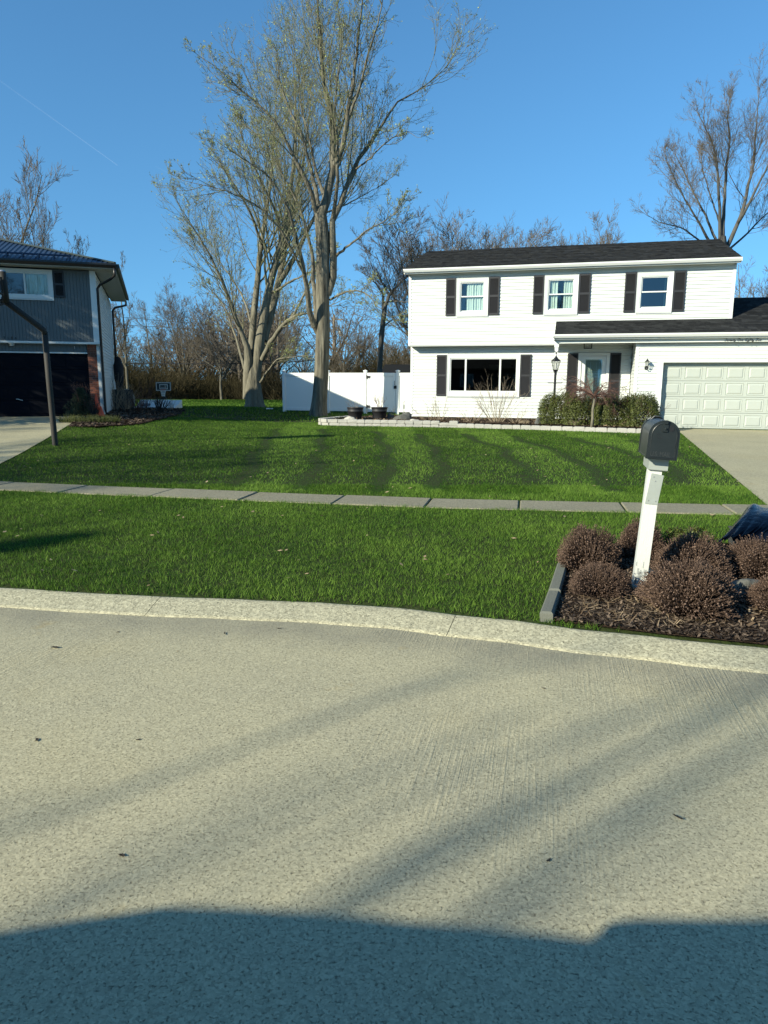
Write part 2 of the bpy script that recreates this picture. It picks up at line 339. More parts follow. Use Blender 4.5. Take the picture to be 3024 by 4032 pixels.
# lawn terrain (one sheet to the horizon, starts at the kerb)
xs = np.unique(np.concatenate([np.linspace(-400, -30, 14), np.linspace(-30, -10, 21), np.arange(-10, 12, .4), np.linspace(12, 30, 19), np.linspace(30, 400, 14)]))
ts = np.concatenate([[-.035], np.arange(.03, 12, .4), np.linspace(12, 60, 60), np.linspace(62, 120, 15), np.linspace(140, 1500, 12)])
X, T = np.meshgrid(xs, ts); Y = curb_y(X)+T; Z = g(X, Y); Z[0] = .036; Z[1] = .056
nx = len(xs); ny = len(ts); idx = np.arange(nx*ny).reshape(ny, nx)
F = np.stack([idx[:-1, :-1], idx[:-1, 1:], idx[1:, 1:], idx[1:, :-1]], -1).reshape(-1, 4)
tag(mesh_np('ground', np.stack([X, Y, Z], -1).reshape(-1, 3), F, M['soil'], smooth_=True), kind='structure')
# the street
V = [(-400, -5, 0), (400, -5, 0), (-400, 0, 0)]
rx = np.linspace(-60, 60, 121); ry = curb_y(rx)-.22
V = [(x, -6.0, 0) for x in rx]+[(x, y-.62, 0) for x, y in zip(rx, ry)]+[(x, y-.22, 0) for x, y in zip(rx, ry)]+[(x, y, 0) for x, y in zip(rx, ry)]
k = len(rx); F = [(r*k+i, r*k+i+1, (r+1)*k+i+1, (r+1)*k+i) for r in range(3) for i in range(k-1)]
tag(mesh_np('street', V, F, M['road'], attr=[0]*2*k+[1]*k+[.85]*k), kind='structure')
# ground on the viewer's side of the street
tag(MB().box(-400, 400, -400, -6.0, -.2, .08).build('ground_across_street', M['soil']), kind='structure')
# rolled kerb, cast in sections
kerb = tag(empty('kerb', (0, 0, 0)), kind='structure')
joints = [-9, -6.2, -4.4, -1.62, .50, 2.62, 4.4, 6.2, 8.5]
for a, b in zip(joints[:-1], joints[1:]):
    n = 12; xs_ = np.linspace(a+.002, b-.002, n); prof = [(0.0, .045), (-.03, .052), (-.07, .049), (-.17, .029), (-.26, .009), (-.31, .002), (-.31, -.1), (0, -.1)]
    V = []
    for i, x in enumerate(xs_):
        y = float(curb_y(x)); dx = .05; t = Vector((2*dx, float(curb_y(x+dx)-curb_y(x-dx)), 0)).normalized(); nn = Vector((-t.y, t.x, 0))
        wob = .006*math.sin(x*9)+.004*math.sin(x*23)
        for (o_, z) in prof: V.append((x+nn.x*(o_+wob), y+nn.y*(o_+wob), z))
    q = len(prof); F = [(i*q+j, (i+1)*q+j, (i+1)*q+(j+1) % q, i*q+(j+1) % q) for i in range(n-1) for j in range(q)]
    F = [tuple(reversed(f)) for f in F]
    o = mesh_np('kerb_section', V, F, M['curb'], kerb)
# sidewalk slabs
walk = tag(empty('sidewalk', (0, 0, 0)), kind='structure')
jx = [-11, -9.8, -8.65, -7.5, -6.4, -5.3, -4.13, -2.85, -1.66, -.50, .60, 1.68, 2.88, 4.05, 5.2, 6.4, 7.6]
MB().add([(x, float(walk_far(x))-.02, .10) for x in (-12, 0, 8)]+[(x, float(walk_far(x))-WALKW+.02, .10) for x in (-12, 0, 8)], [(0, 3, 4, 1), (1, 4, 5, 2)]).build('gravel_base', M['mulch'], walk)
for a, b in zip(jx[:-1], jx[1:]):
    a2, b2 = a+.010, b-.010; dz = rnd.uniform(-.006, .006); zz = [float(g(q, walk_far(q)-.5))+dz+.017 for q in (a, b)]
    sk = .2*WALKW  # slabs are square to the walk, which runs at an angle
    top = [(a2-sk*0, float(walk_far(a2)), zz[0]), (b2, float(walk_far(b2)), zz[1]), (b2-sk, float(walk_far(b2))-WALKW, zz[1]), (a2-sk, float(walk_far(a2))-WALKW, zz[0])]
    cx_ = sum(p[0] for p in top)/4; cy_ = sum(p[1] for p in top)/4; ins = [(p[0]+(cx_-p[0])*.02, p[1]+(cy_-p[1])*.02, p[2]) for p in top]
    mb = MB(); mb.add(ins+[(p[0], p[1], p[2]-.008) for p in top]+[(p[0], p[1], p[2]-.1) for p in top],
        [(3, 2, 1, 0)]+[(i, (i+1) % 4, 4+(i+1) % 4, 4+i) for i in range(4)]+[(4+i, 4+(i+1) % 4, 8+(i+1) % 4, 8+i) for i in range(4)])
    mb.build('slab', M['walk'], walk)
# driveways: raised sheet with visible edge and joints, over the lawn
polymesh('driveway', DRIVE_R, lambda x, y: .012, M['drive'])
polymesh('neighbour_driveway', DRIVE_L, lambda x, y: .014, M['drive'])
polymesh('mulch_bed_by_mailbox', BED_MAIL, lambda x, y: .018-.01*float(smooth(.4, 0, y-float(curb_y(x)))), M['mulch'], cell=.25)
polymesh('mulch_bed_by_grey_house', BED_LEFT, lambda x, y: .03+.05*math.sin(x*3)*math.sin(y*2.3)*.4, M['mulch'], cell=.4)
BEDZ = .15
polymesh('mulch_bed_by_white_house', BED_HOUSE, lambda x, y: BEDZ+.035*math.sin(x*2.1)*math.sin(y*3.1), M['mulch'], cell=.4)
# ---------------- grass
def in_frame(x, y, m=1.6): return np.abs(x) < .56*np.maximum(y, 0)+m
def lawn_mask(x, y):
    wf = walk_far(x)
    k = (y > curb_y(x)+.0+.03*np.sin(x*7)*np.sin(x*3.1)+.015*np.sin(x*41)) & ~((y < wf+.0+.025*np.sin(x*9)) & (y > wf-WALKW-.01+.04*np.sin(x*5.3)))
    for p in (DRIVE_R, DRIVE_L, BED_MAIL, BED_LEFT, BED_HOUSE): k &= ~inpoly(x, y, p)
    u = (x-HO[0])*Dv[0]+(y-HO[1])*Dv[1]; n = (x-HO[0])*Nv[0]+(y-HO[1])*Nv[1]
    k &= ~((n > -1) & (u > -.1) & (n < 9))
    k &= ~((y > 24.5+.32*(x+9.6)) & (x < -9.5-.3*(y-24.4)) & (y < 40))
    return k
MOW = [[(-3.18, 21.3), (-2.6, 14.5), (-2.01, 9.9)], [(-1.81, 21.4), (-1.3, 14), (-1.08, 9.7)], [(-.2, 20.5), (.1, 14), (0.0, 9.5)], [(.89, 19.6), (1.1, 14), (.77, 9.7)], [(2.18, 19.7), (2.6, 15.5), (2.28, 10.5)], [(3.45, 18.9), (3.7, 14), (3.18, 9.6)], [(5.0, 18.3), (5.1, 13), (4.5, 10.5)], [(6.3, 17.7), (6.1, 14.5), (5.6, 12.5)]]
def mow_near(x, y):
    d = np.full(x.shape, 9.)
    for P in MOW:
        yy = [p[1] for p in P][::-1]; xx = [p[0] for p in P][::-1]
        k = (y > yy[0]-.2) & (y < yy[-1]+.5); d = np.where(k, np.minimum(d, np.abs(x-np.interp(y, yy, xx)-.08*np.sin(y*1.7))), d)
    return d
def mow_side(x, y):
    s = np.zeros(x.shape)
    for P in MOW:
        yy = [p[1] for p in P][::-1]; xx = [p[0] for p in P][::-1]; s += (x > np.interp(y, yy, xx))
    return s % 2
def grass(name, n, x0, x1, y0, y1, hgt, wid, pw=1.0, dens=None):
    y = y0+(y1-y0)*rng.random(n)**pw; x = x0+(x1-x0)*rng.random(n)
    k = lawn_mask(x, y) & in_frame(x, y); x = x[k]; y = y[k]
    cl = .5+.5*np.sin(x*1.9+1.3*np.sin(y*1.1))*np.sin(y*2.3+x*.7); cl2 = .5+.5*np.sin(x*11+3*np.sin(y*5))*np.sin(y*13+2*np.sin(x*7))
    edge = np.exp(-np.abs(y-walk_far(x))/.12)
    keep = rng.random(len(x)) < (.80+.2*cl2)*(1-.45*edge); x = x[keep]; y = y[keep]; cl = cl[keep]; cl2 = cl2[keep]; edge = edge[keep]
    m = len(x); z = g(x, y)-.01
    d = mow_near(x, y); tr = np.exp(-(d/.14)**2)*(.88+.12*np.sin(y*1.3+x)); sd = mow_side(x, y)
    h = hgt*(.55+.75*rng.random(m))*(.8+.4*cl2)*(1-.6*tr)
    a = rng.random(m)*2*math.pi; w = wid*(.6+.8*rng.random(m))
    lean = h*(.25+.6*rng.random(m)); la = rng.random(m)*2*math.pi
    lx = lean*np.cos(la); ly = lean*np.sin(la)+h*np.where(y > 9.2, (sd-.5)*.45, 0)
    dx = np.cos(a)*w/2; dy = np.sin(a)*w/2
    V = np.empty((m, 3, 3)); V[:, 0] = np.stack([x-dx, y-dy, z], -1); V[:, 1] = np.stack([x+dx, y+dy, z], -1); V[:, 2] = np.stack([x+lx, y+ly, z+h], -1)
    t = np.clip(.12+.95*rng.random(m)**2.0+.34*(cl-.5)+.16*(cl2-.5)-.8*tr+.20*(sd-.5)*(y > 9.2)+.2*edge, 0, 1)  # light and dark of the leaning mown stripes also put into the tint
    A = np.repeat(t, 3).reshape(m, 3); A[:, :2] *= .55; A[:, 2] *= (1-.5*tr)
    return tag(mesh_np(name, V.reshape(-1, 3), np.arange(m*3).reshape(m, 3), M['blade'], attr=A.ravel()), kind='stuff')
tag(grass('grass_by_street', 560000, -7.2, 6.2, 4.2, 10.0, .040, .0050, .95), 'short green grass strip between street kerb and sidewalk', 'grass')
tag(grass('front_lawn_grass', 560000, -14, 12, 8.4, 25.5, .042, .011, .85), 'mown green front lawn with curved mowing stripes', 'grass')
tag(grass('back_yard_grass', 90000, -26, 3, 25.5, 58, .08, .04, .8), 'sunlit grass of the back yard before the woods', 'grass')

# ================================================================== TREES
def norm(v): return v/np.maximum(np.linalg.norm(v, axis=-1, keepdims=True), 1e-9)
def grow(P0, D0, Ln, k, gn, up, rg_, droop=0):
    B = len(P0); pts = np.empty((B, k, 3)); pts[:, 0] = P0; d = norm(D0); st = (Ln/(k-1))[:, None]
    for i in range(1, k):
        d = norm(d+rg_.normal(0, gn, (B, 3))+np.array([0, 0, up]))
        pts[:, i] = pts[:, i-1]+d*st
    return pts
def taper(r0, k, end=.25): return r0[:, None]*(1-(1-end)*np.linspace(0, 1, k)[None, :])
def kids(P, Rr, n, t0, t1, ang, lf, k, gn, up, rg_, rr=.6, rmin=.004, end=.25, sky=0):
    """n children per branch; lf = (min, max) of parent's length"""
    B, kk, _ = P.shape; n = np.full(B, n) if np.isscalar(n) else n; idx = np.repeat(np.arange(B), n); m = len(idx)
    t = t0+(t1-t0)*rg_.random(m); f = t*(kk-1); i = np.minimum(f.astype(int), kk-2); fr = (f-i)[:, None]
    p = P[idx, i]*(1-fr)+P[idx, i+1]*fr; tn = norm(P[idx, i+1]-P[idx, i]); r = Rr[idx, i]*(1-fr[:, 0])+Rr[idx, i+1]*fr[:, 0]
    q = norm(np.cross(tn, rg_.normal(0, 1, (m, 3)))); a = np.radians(ang)*(.65+.7*rg_.random(m))[:, None]
    d = tn*np.cos(a)+q*np.sin(a)+np.array([0, 0, sky])
    pl = np.linalg.norm(np.diff(P, axis=1), axis=2).sum(1)[idx]
    Ln = pl*(lf[0]+(lf[1]-lf[0])*rg_.random(m))*(1.15-.65*t)
    r0 = np.maximum(np.minimum(r*rr*(.6+.5*rg_.random(m)), r*.9), rmin)
    return grow(p, d, Ln, k, gn, up, rg_), taper(r0, k, end)
def tubes(groups):
    """groups of (P (B,k,3), R (B,k), sides) -> V, F quads"""
    VV = []; FF = []; off = 0
    for P, Rr, s in groups:
        B, k, _ = P.shape
        T = np.empty_like(P); T[:, 1:-1] = P[:, 2:]-P[:, :-2]; T[:, 0] = P[:, 1]-P[:, 0]; T[:, -1] = P[:, -1]-P[:, -2]; T = norm(T)
        mean = norm(P[:, -1]-P[:, 0]); ref = np.where(np.abs(mean[:, 2:3]) < .8, np.array([[0, 0, 1.]]), np.array([[1., 0, 0]]))[:, None, :]
        a = norm(np.cross(T, np.broadcast_to(ref, T.shape))); b = np.cross(T, a)
        an = 2*np.pi*np.arange(s)/s
        V = P[:, :, None, :]+Rr[:, :, None, None]*(a[:, :, None, :]*np.cos(an)[None, None, :, None]+b[:, :, None, :]*np.sin(an)[None, None, :, None])
        base = off+(np.arange(B)[:, None, None]*k+np.arange(k-1)[None, :, None])*s; j = np.arange(s)[None, None, :]; j2 = (j+1) % s
        F = np.stack([base+j, base+j2, base+s+j2, base+s+j], -1).reshape(-1, 4)
        VV.append(V.reshape(-1, 3)); FF.append(F); off += B*k*s
    return np.concatenate(VV), np.concatenate(FF)
def smoothline(pts, k, rg_, jit=0.0):
    """Catmull-Rom through (x,y,z,r) rows to k points"""
    P = np.asarray(pts, float); n = len(P); seg = np.concatenate([[0], np.cumsum(np.linalg.norm(np.diff(P[:, :3], axis=0), axis=1))]); u = seg/seg[-1]
    E = np.vstack([2*P[0]-P[1], P, 2*P[-1]-P[-2]]); out = np.empty((k, 4))
    for q, t in enumerate(np.linspace(0, 1, k)):
        i = min(max(np.searchsorted(u, t, side='right')-1, 0), n-2); s = (t-u[i])/max(u[i+1]-u[i], 1e-9)
        p0, p1, p2, p3 = E[i], E[i+1], E[i+2], E[i+3]
        out[q] = .5*((2*p1)+(-p0+p2)*s+(2*p0-5*p1+4*p2-p3)*s*s+(-p0+3*p1-3*p2+p3)*s**3)
        out[q, 3] = P[i, 3]*(1-s)+P[i+1, 3]*s
    if jit: out[1:-1, :3] += rg_.normal(0, jit, (k-2, 3))
    return out
def traced(line, Y0, rg_, k=16, rate=None):
    """line of photo positions (x, y, depth offset, radius) -> real points"""
    rows = []
    for x, y, dy, r in line:
        p = px(x, y, Y0+dy); rows.append((*p, r))
    return smoothline(rows, k, rg_, .015)
def buds(P, n, size, rg_, spread=.03):
    B, k, _ = P.shape; idx = np.repeat(np.arange(B), n); m = len(idx); t = .25+.75*rg_.random(m); f = t*(k-1); i = np.minimum(f.astype(int), k-2); fr = (f-i)[:, None]
    p = P[idx, i]*(1-fr)+P[idx, i+1]*fr+rg_.normal(0, spread, (m, 3)); a = norm(rg_.normal(0, 1, (m, 3))); b = norm(np.cross(a, rg_.normal(0, 1, (m, 3)))); s = (size*(.5+rg_.random(m)))[:, None]
    V = np.stack([p-a*s*1.6, p-b*s*.7, p+a*s*1.6, p+b*s*.7], 1).reshape(-1, 3)
    return V, np.arange(m*4).reshape(m, 4), np.repeat(rg_.random(m), 4)
def limb_groups(limbs, rg_, dens=1.0, up=.12, levels=4, side_big=10, rtw=.0062):
    """limbs: list of (k,4). returns groups for boles and for crown, and last twigs"""
    bole = []; crown = []
    LP = np.stack([l[:, :3] for l in limbs]); LR = np.stack([l[:, 3] for l in limbs]); LR = LR*np.linspace(1, .72, LR.shape[1])[None]
    bole.append((LP, LR, side_big))
    ln = np.linalg.norm(np.diff(LP, axis=1), axis=2).sum(1); n1 = np.maximum((ln*2.7*dens).astype(int), 3)
    P1, R1 = kids(LP, LR, n1, .28, 1.0, 33, (.22, .50), 10, .075, up*.95, rg_, .34, .014); crown.append((P1, R1, 5))
    # leaders go on past the traced ends
    d = LP[:, -1]-LP[:, -2]; Pe = grow(LP[:, -1], d, np.maximum(ln*.07, .6), 7, .10, up, rg_); Re = taper(LR[:, -1], 7, .25); crown.append((Pe, Re, 5))
    P1 = np.concatenate([P1[:, ::1]]); 
    P2, R2 = kids(P1, R1, max(int(6*dens), 3), .15, 1, 33, (.35, .72), 7, .08, up*.6, rg_, .55, .008); crown.append((P2, R2, 4))
    Pe2, Re2 = kids(Pe, Re, max(int(7*dens), 3), .1, 1, 38, (.4, .8), 7, .10, up*.5, rg_, .6, .008); crown.append((Pe2, Re2, 4))
    Q = np.concatenate([P2, Pe2]); QR = np.concatenate([R2, Re2])
    P3, R3 = kids(Q, QR, max(int(5*dens), 3), .12, 1, 38, (.38, .75), 5, .12, up*.5, rg_, .6, rtw*1.1); crown.append((P3, R3, 3))
    tw = P3
    if levels > 3:
        P4, R4 = kids(P3, R3, 2, .2, 1, 38, (.4, .9), 3, .12, up, rg_, .7, rtw*.85, .5); crown.append((P4, R4, 3)); tw = P4
    return bole, crown, tw
def shift(groups, base): return [(P-np.array(base), Rr, s) for P, Rr, s in groups]
def flare(trunkline, base_r, rg_, s=28, roots=6, k=26, hf=.9):
    """trunk with root flare and fluting, as own mesh arrays (line (k,4))"""
    L = smoothline(trunkline, k, rg_); V = []; z0 = L[0, 2]; ph = rg_.random(3)*6
    for i in range(k):
        h = L[i, 2]-z0; fl = math.exp(-h/.28)
        for j in range(s):
            a = 2*math.pi*j/s; r = L[i, 3]*(1+.10*math.sin(3*a+ph[0]+h*.3)*math.exp(-h/4)+.035*math.sin(7*a+ph[1]+h*.8)+.02*math.sin(15*a+h*2))
            r += fl*base_r*(.55+.65*max(0, math.sin(roots/2*a+ph[2]))**1.5)
            V.append((L[i, 0]+r*math.cos(a), L[i, 1]+r*math.sin(a), L[i, 2]))
    F = [(i*s+j, i*s+(j+1) % s, (i+1)*s+(j+1) % s, (i+1)*s+j) for i in range(k-1) for j in range(s)]
    return np.array(V), np.array(F)
def big_tree(name, base, trunk, limbs, Y0, label, barkm, seed, dens=1., budn=2, budsize=.016, base_r=.2, levels=4, cat='tree', twig='twig'):
    rg_ = np.random.default_rng(seed); root = empty(name, base, 0, label, cat)
    V, F = flare([(*px(x, y, Y0+dy), r) if y is not None else (x, dy, 0, r) for x, y, dy, r in trunk], base_r, rg_)
    V[:, 2] = np.maximum(V[:, 2], base[2]-.15)
    mesh_np('trunk', V-np.array(base), F, barkm, root, True)
    L = [traced(l, Y0, rg_) for l in limbs]
    bole, crown, tw = limb_groups(L, rg_, dens, levels=levels)
    V, F = tubes(shift(bole, base)); mesh_np('limbs', V, F, barkm, root, True)
    V, F = tubes(shift(crown, base)); mesh_np('crown', V, F, M[twig], root)
    if budn:
        V, F, A = buds(tw-np.array(base), budn, budsize, rg_); mesh_np('buds', V, F, M['bud'], root, attr=A)
    return root
# near maple by the fence
Y1 = 30.2; b1 = px(1253, 1637, Y1); b1[2] = .13
T1_trunk = [(1253, 1640, 0, .33), (1254, 1600, 0, .315), (1259, 1540, 0, .30), (1265, 1450, 0, .295), (1271, 1300, 0, .29), (1269, 1150, 0, .275), (1271, 1000, 0, .265), (1267, 900, 0, .27), (1262, 850, 0, .24), (1275, 815, 0, .2)]
T1_limbs = [
 [(1263, 850, 0, .20), (1285, 790, .1, .19), (1303, 700, .2, .17), (1310, 600, .2, .15), (1308, 480, .1, .125), (1279, 347, 0, .10), (1265, 217, -.2, .085), (1261, 130, -.2, .075), (1252, -20, 0, .05), (1240, -150, 0, .03)],
 [(1318, 650, 0, .12), (1345, 590, -.3, .11), (1365, 500, -.5, .10), (1375, 420, -.6, .09), (1388, 340, -.6, .08), (1417, 94, -.8, .05), (1431, -40, -1, .03)],
 [(1372, 470, -.5, .06), (1420, 330, -1, .05), (1450, 210, -1.3, .045), (1496, 58, -1.6, .03), (1510, -50, -1.8, .02)],
 [(1290, 1160, 0, .16), (1312, 1080, 0, .16), (1312, 990, 0, .155), (1305, 900, 0, .15), (1311, 861, 0, .13), (1351, 780, .4, .115), (1365, 725, .6, .105), (1392, 671, .8, .095), (1419, 612, 1, .085), (1460, 563, 1.2, .075), (1518, 470, 1.3, .06), (1561, 405, 1.5, .045), (1660, 350, 1.6, .03), (1740, 280, 1.7, .018)],
 [(1309, 868, 0, .09), (1316, 807, -.4, .085), (1327, 725, -.8, .075), (1328, 644, -1, .07), (1327, 535, -1.2, .06), (1319, 440, -1.4, .05), (1330, 300, -1.6, .035), (1345, 180, -1.6, .02)],
 [(1258, 862, 0, .11), (1240, 820, -.1, .10), (1228, 760, -.4, .095), (1197, 693, -.6, .085), (1161, 620, -.8, .075), (1098, 499, -1.2, .06), (1040, 434, -1.4, .05), (975, 376, -1.5, .04), (880, 290, -1.7, .025), (790, 225, -1.9, .014)],
 [(1256, 830, 0, .10), (1240, 739, .5, .09), (1226, 682, .8, .08), (1205, 600, 1.1, .07), (1183, 522, 1.4, .06), (1140, 430, 1.7, .05), (1105, 330, 1.9, .035), (1085, 220, 2, .02)],
 [(1274, 765, .1, .075), (1243, 671, .8, .065), (1229, 600, 1.2, .06), (1210, 520, 1.5, .05), (1183, 400, 1.9, .04), (1172, 280, 2.2, .03), (1150, 130, 2.3, .02)],
 [(1252, 1310, 0, .13), (1225, 1245, -.4, .12), (1213, 1180, -.7, .11), (1205, 1110, -1, .10), (1190, 1045, -1.3, .09), (1170, 950, -1.6, .075), (1150, 870, -1.9, .065), (1115, 780, -2.2, .05), (1050, 690, -2.5, .04), (950, 620, -2.8, .02)],
 [(1246, 1260, 0, .10), (1239, 1160, .3, .095), (1230, 1090, .5, .09), (1234, 1030, .6, .08), (1220, 960, .6, .075), (1205, 890, .6, .065), (1183, 834, .6, .06), (1153, 766, .6, .05), (1110, 690, .5, .04), (1050, 570, .5, .03), (960, 490, .5, .015)],
 [(1196, 1075, -1.2, .05), (1170, 1030, -1.5, .045), (1120, 926, -2, .04), (1050, 840, -2.3, .035), (975, 788, -2.5, .03), (850, 740, -2.7, .02), (725, 712, -2.8, .01)],
 [(1322, 1010, 0, .06), (1380, 960, -.8, .045), (1450, 905, -1.3, .035), (1530, 860, -1.7, .02), (1590, 800, -2, .012)],
 [(1300, 1180, 0, .05), (1360, 1150, -1, .04), (1430, 1150, -1.8, .03), (1490, 1210, -2.3, .02), (1540, 1250, -2.5, .01)],
 [(1395, 668, .8, .04), (1440, 640, .2, .035), (1510, 570, -.5, .028), (1600, 520, -1, .018), (1640, 540, -1.2, .01)],
]
big_tree('maple_tree', tuple(b1), T1_trunk, T1_limbs, Y1, 'tall grey maple trunk standing close before the white fence', M['bark'], 3, .92, 1, .022, .11)
# second maple, further back
Y2 = 38.5; b2 = px(1000, 1604, Y2); b2[2] = .07
T2_trunk = [(1002, 1612, 0, .46), (1000, 1570, 0, .43), (995, 1520, 0, .42), (994, 1480, 0, .38), (996, 1450, 0, .30), (998, 1425, 0, .2)]
T2_limbs = [
 [(975, 1570, 0, .26), (977, 1480, -.1, .27), (976, 1400, -.2, .23), (968, 1350, -.3, .16), (945, 1300, -.5, .13), (922, 1235, -.8, .12), (895, 1160, -1.2, .10), (868, 1090, -1.6, .085), (845, 1045, -1.8, .07), (800, 960, -2.2, .05), (740, 860, -2.6, .03), (700, 800, -2.8, .015)],
 [(984, 1420, 0, .20), (989, 1377, .3, .19), (998, 1271, .6, .18), (1007, 1151, .8, .17), (1019, 1030, 1, .155), (1035, 926, 1.2, .13), (1050, 820, 1.4, .11), (1064, 723, 1.5, .09), (1075, 600, 1.6, .07), (1082, 480, 1.7, .045), (1085, 380, 1.8, .025)],
 [(1003, 1520, 0, .30), (1010, 1440, 0, .30), (1022, 1350, 0, .28), (1033, 1280, 0, .25), (1055, 1151, 0, .22), (1079, 1060, 0, .20), (1099, 990, 0, .18), (1117, 900, .1, .16), (1135, 781, .2, .13), (1156, 651, .3, .11), (1165, 500, .3, .08), (1160, 350, .3, .05), (1152, 220, .3, .025)],
 [(1035, 1340, .2, .26), (1050, 1290, .4, .24), (1067, 1235, .6, .22), (1085, 1160, .8, .20), (1112, 1030, 1.1, .17), (1135, 900, 1.3, .15), (1165, 770, 1.5, .12), (1195, 630, 1.7, .09), (1215, 480, 1.8, .06), (1225, 350, 1.8, .03)],
 [(1100, 1110, .9, .15), (1125, 1075, .8, .15), (1166, 1010, .5, .13), (1195, 940, .3, .11), (1235, 860, 0, .095), (1290, 760, -.3, .08), (1340, 640, -.6, .06), (1390, 540, -.9, .035), (1430, 470, -1, .02)],
 [(1032, 1415, -.2, .13), (1056, 1365, -.8, .13), (1076, 1335, -1.2, .12), (1109, 1289, -1.8, .11), (1151, 1250, -2.4, .09), (1195, 1235, -3, .06), (1250, 1225, -3.6, .04), (1330, 1190, -4, .02)],
 [(1150, 1252, -2.4, .07), (1178, 1200, -2.6, .06), (1200, 1155, -2.8, .055), (1221, 1111, -3, .05), (1262, 1020, -3.2, .035), (1300, 930, -3.3, .02)],
 [(970, 1470, 0, .09), (950, 1400, .4, .08), (935, 1340, .8, .07), (912, 1280, 1.2, .055), (880, 1200, 1.6, .04), (820, 1130, 2, .02)],
 [(1025, 1506, -.2, .06), (1061, 1452, -.8, .05), (1091, 1419, -1.3, .045), (1150, 1405, -1.8, .03), (1240, 1400, -2.2, .015)],
 [(1060, 1160, .1, .08), (1110, 1130, -.5, .07), (1160, 1100, -1.2, .05), (1220, 1070, -1.8, .03), (1300, 1010, -2.2, .015)],
 [(995, 1290, .6, .07), (960, 1180, 1.6, .06), (900, 1080, 2.6, .045), (830, 990, 3.4, .03), (760, 940, 4, .015)],
 [(1030, 960, 1, .08), (990, 850, 0, .06), (930, 740, -1, .045), (870, 650, -1.6, .03), (830, 570, -2, .015)],
 [(1110, 920, .1, .08), (1070, 800, -1, .065), (1010, 680, -2, .05), (960, 560, -2.6, .03), (930, 450, -3, .015)],
 [(1250, 850, -.1, .06), (1330, 820, .8, .05), (1410, 780, 1.6, .035), (1480, 740, 2.2, .02), (1540, 700, 2.6, .01)],
 [(1290, 1290, 0, .01), (1300, 1280, .1, .01), (1310, 1270, .2, .01), (1320, 1260, .2, .01)],
][:-1]
big_tree('maple_tree', tuple(b2), T2_trunk, T2_limbs, Y2, 'pale many-stemmed maple left of the fence, in the sunlit back yard', M['bark2'], 8, .95, 1, .024, .18)
# tree behind the right end of the white house
Y3 = 44.; b3 = px(2850, 1590, Y3); b3[2] = .05
T3_trunk = [(2850, 1600, 0, .42), (2850, 1400, 0, .38), (2847, 1200, 0, .36), (2845, 1050, 0, .34), (2843, 960, 0, .26), (2843, 930, 0, .2)]
T3_limbs = [
 [(2843, 960, 0, .15), (2848, 860, 0, .14), (2855, 760, .2, .12), (2861, 634, .3, .10), (2873, 557, .3, .08), (2866, 460, .3, .05), (2872, 400, .3, .03)],
 [(2835, 960, 0, .13), (2832, 800, -.4, .11), (2823, 653, -.8, .09), (2803, 557, -1, .07), (2775, 500, -1.2, .05), (2750, 450, -1.3, .03)],
 [(2830, 970, 0, .11), (2777, 846, .8, .09), (2727, 750, 1.4, .07), (2692, 673, 1.8, .05), (2660, 610, 2, .03)],
 [(2825, 990, 0, .11), (2777, 925, -.6, .10), (2746, 865, -1, .08), (2688, 769, -1.4, .06), (2650, 692, -1.7, .045), (2618, 620, -1.9, .025)],
 [(2848, 1010, 0, .18), (2869, 960, .2, .17), (2919, 846, .5, .14), (2946, 730, .8, .12), (2969, 634, 1, .10), (2976, 519, 1.1, .07), (2984, 430, 1.2, .045), (2990, 370, 1.2, .02)],
 [(2905, 880, .4, .11), (2938, 826, -.4, .10), (2995, 711, -1, .08), (3040, 620, -1.5, .06), (3080, 520, -1.8, .03)],
 [(2820, 1000, 0, .08), (2746, 942, -1, .07), (2688, 899, -1.6, .055), (2611, 880, -2, .04), (2554, 850, -2.3, .02)],
 [(2860, 990, 0, .09), (2930, 930, 1, .08), (3010, 850, 2, .06), (3080, 800, 2.6, .03)],
 [(2840, 900, .3, .07), (2800, 780, 1.5, .06), (2770, 680, 2.2, .045), (2760, 600, 2.6, .03)],
]
T3_limbs = [[(x, y, d, r*.78) for x, y, d, r in l] for l in T3_limbs]
big_tree('walnut_tree', tuple(b3), T3_trunk, T3_limbs, Y3, 'large bare tree rising behind the right end of the white house', M['bark3'], 21, 1.0, 0, levels=4, twig='twigfar')
# tree behind fence near the house corner
Y4 = 43.; b4 = px(1497, 1570, Y4); b4[2] = .04
T4_trunk = [(1497, 1585, 0, .20), (1495, 1500, 0, .18), (1495, 1457, 0, .16), (1499, 1370, 0, .15), (1503, 1312, 0, .15), (1510, 1254, 0, .15), (1514, 1216, 0, .13)]
T4_limbs = [
 [(1514, 1222, 0, .12), (1525, 1185, 0, .11), (1533, 1164, 0, .10), (1558, 1133, -.2, .08), (1589, 1100, -.4, .06), (1640, 1060, -.6, .04), (1690, 1000, -.8, .02)],
 [(1511, 1225, 0, .10), (1508, 1180, .3, .09), (1510, 1160, .4, .08), (1485, 1125, .8, .06), (1460, 1095, 1.1, .04), (1420, 1070, 1.4, .02)],
 [(1533, 1160, 0, .08), (1515, 1130, .5, .06), (1500, 1105, .9, .045), (1470, 1060, 1.4, .03), (1450, 1010, 1.6, .02)],
 [(1514, 1190, .2, .05), (1560, 1185, -1, .045), (1600, 1190, -1.8, .035), (1650, 1180, -2.4, .02)],
 [(1508, 1290, 0, .05), (1540, 1262, .9, .04), (1570, 1262, 1.6, .03), (1610, 1275, 2.2, .02)],
]
big_tree('hickory_tree', tuple(b4), T4_trunk, T4_limbs, Y4, 'slim bare tree behind the white gate, crown forking beside the house corner', M['bark3'], 31, 1.1, 0, levels=4, twig='twigfar')
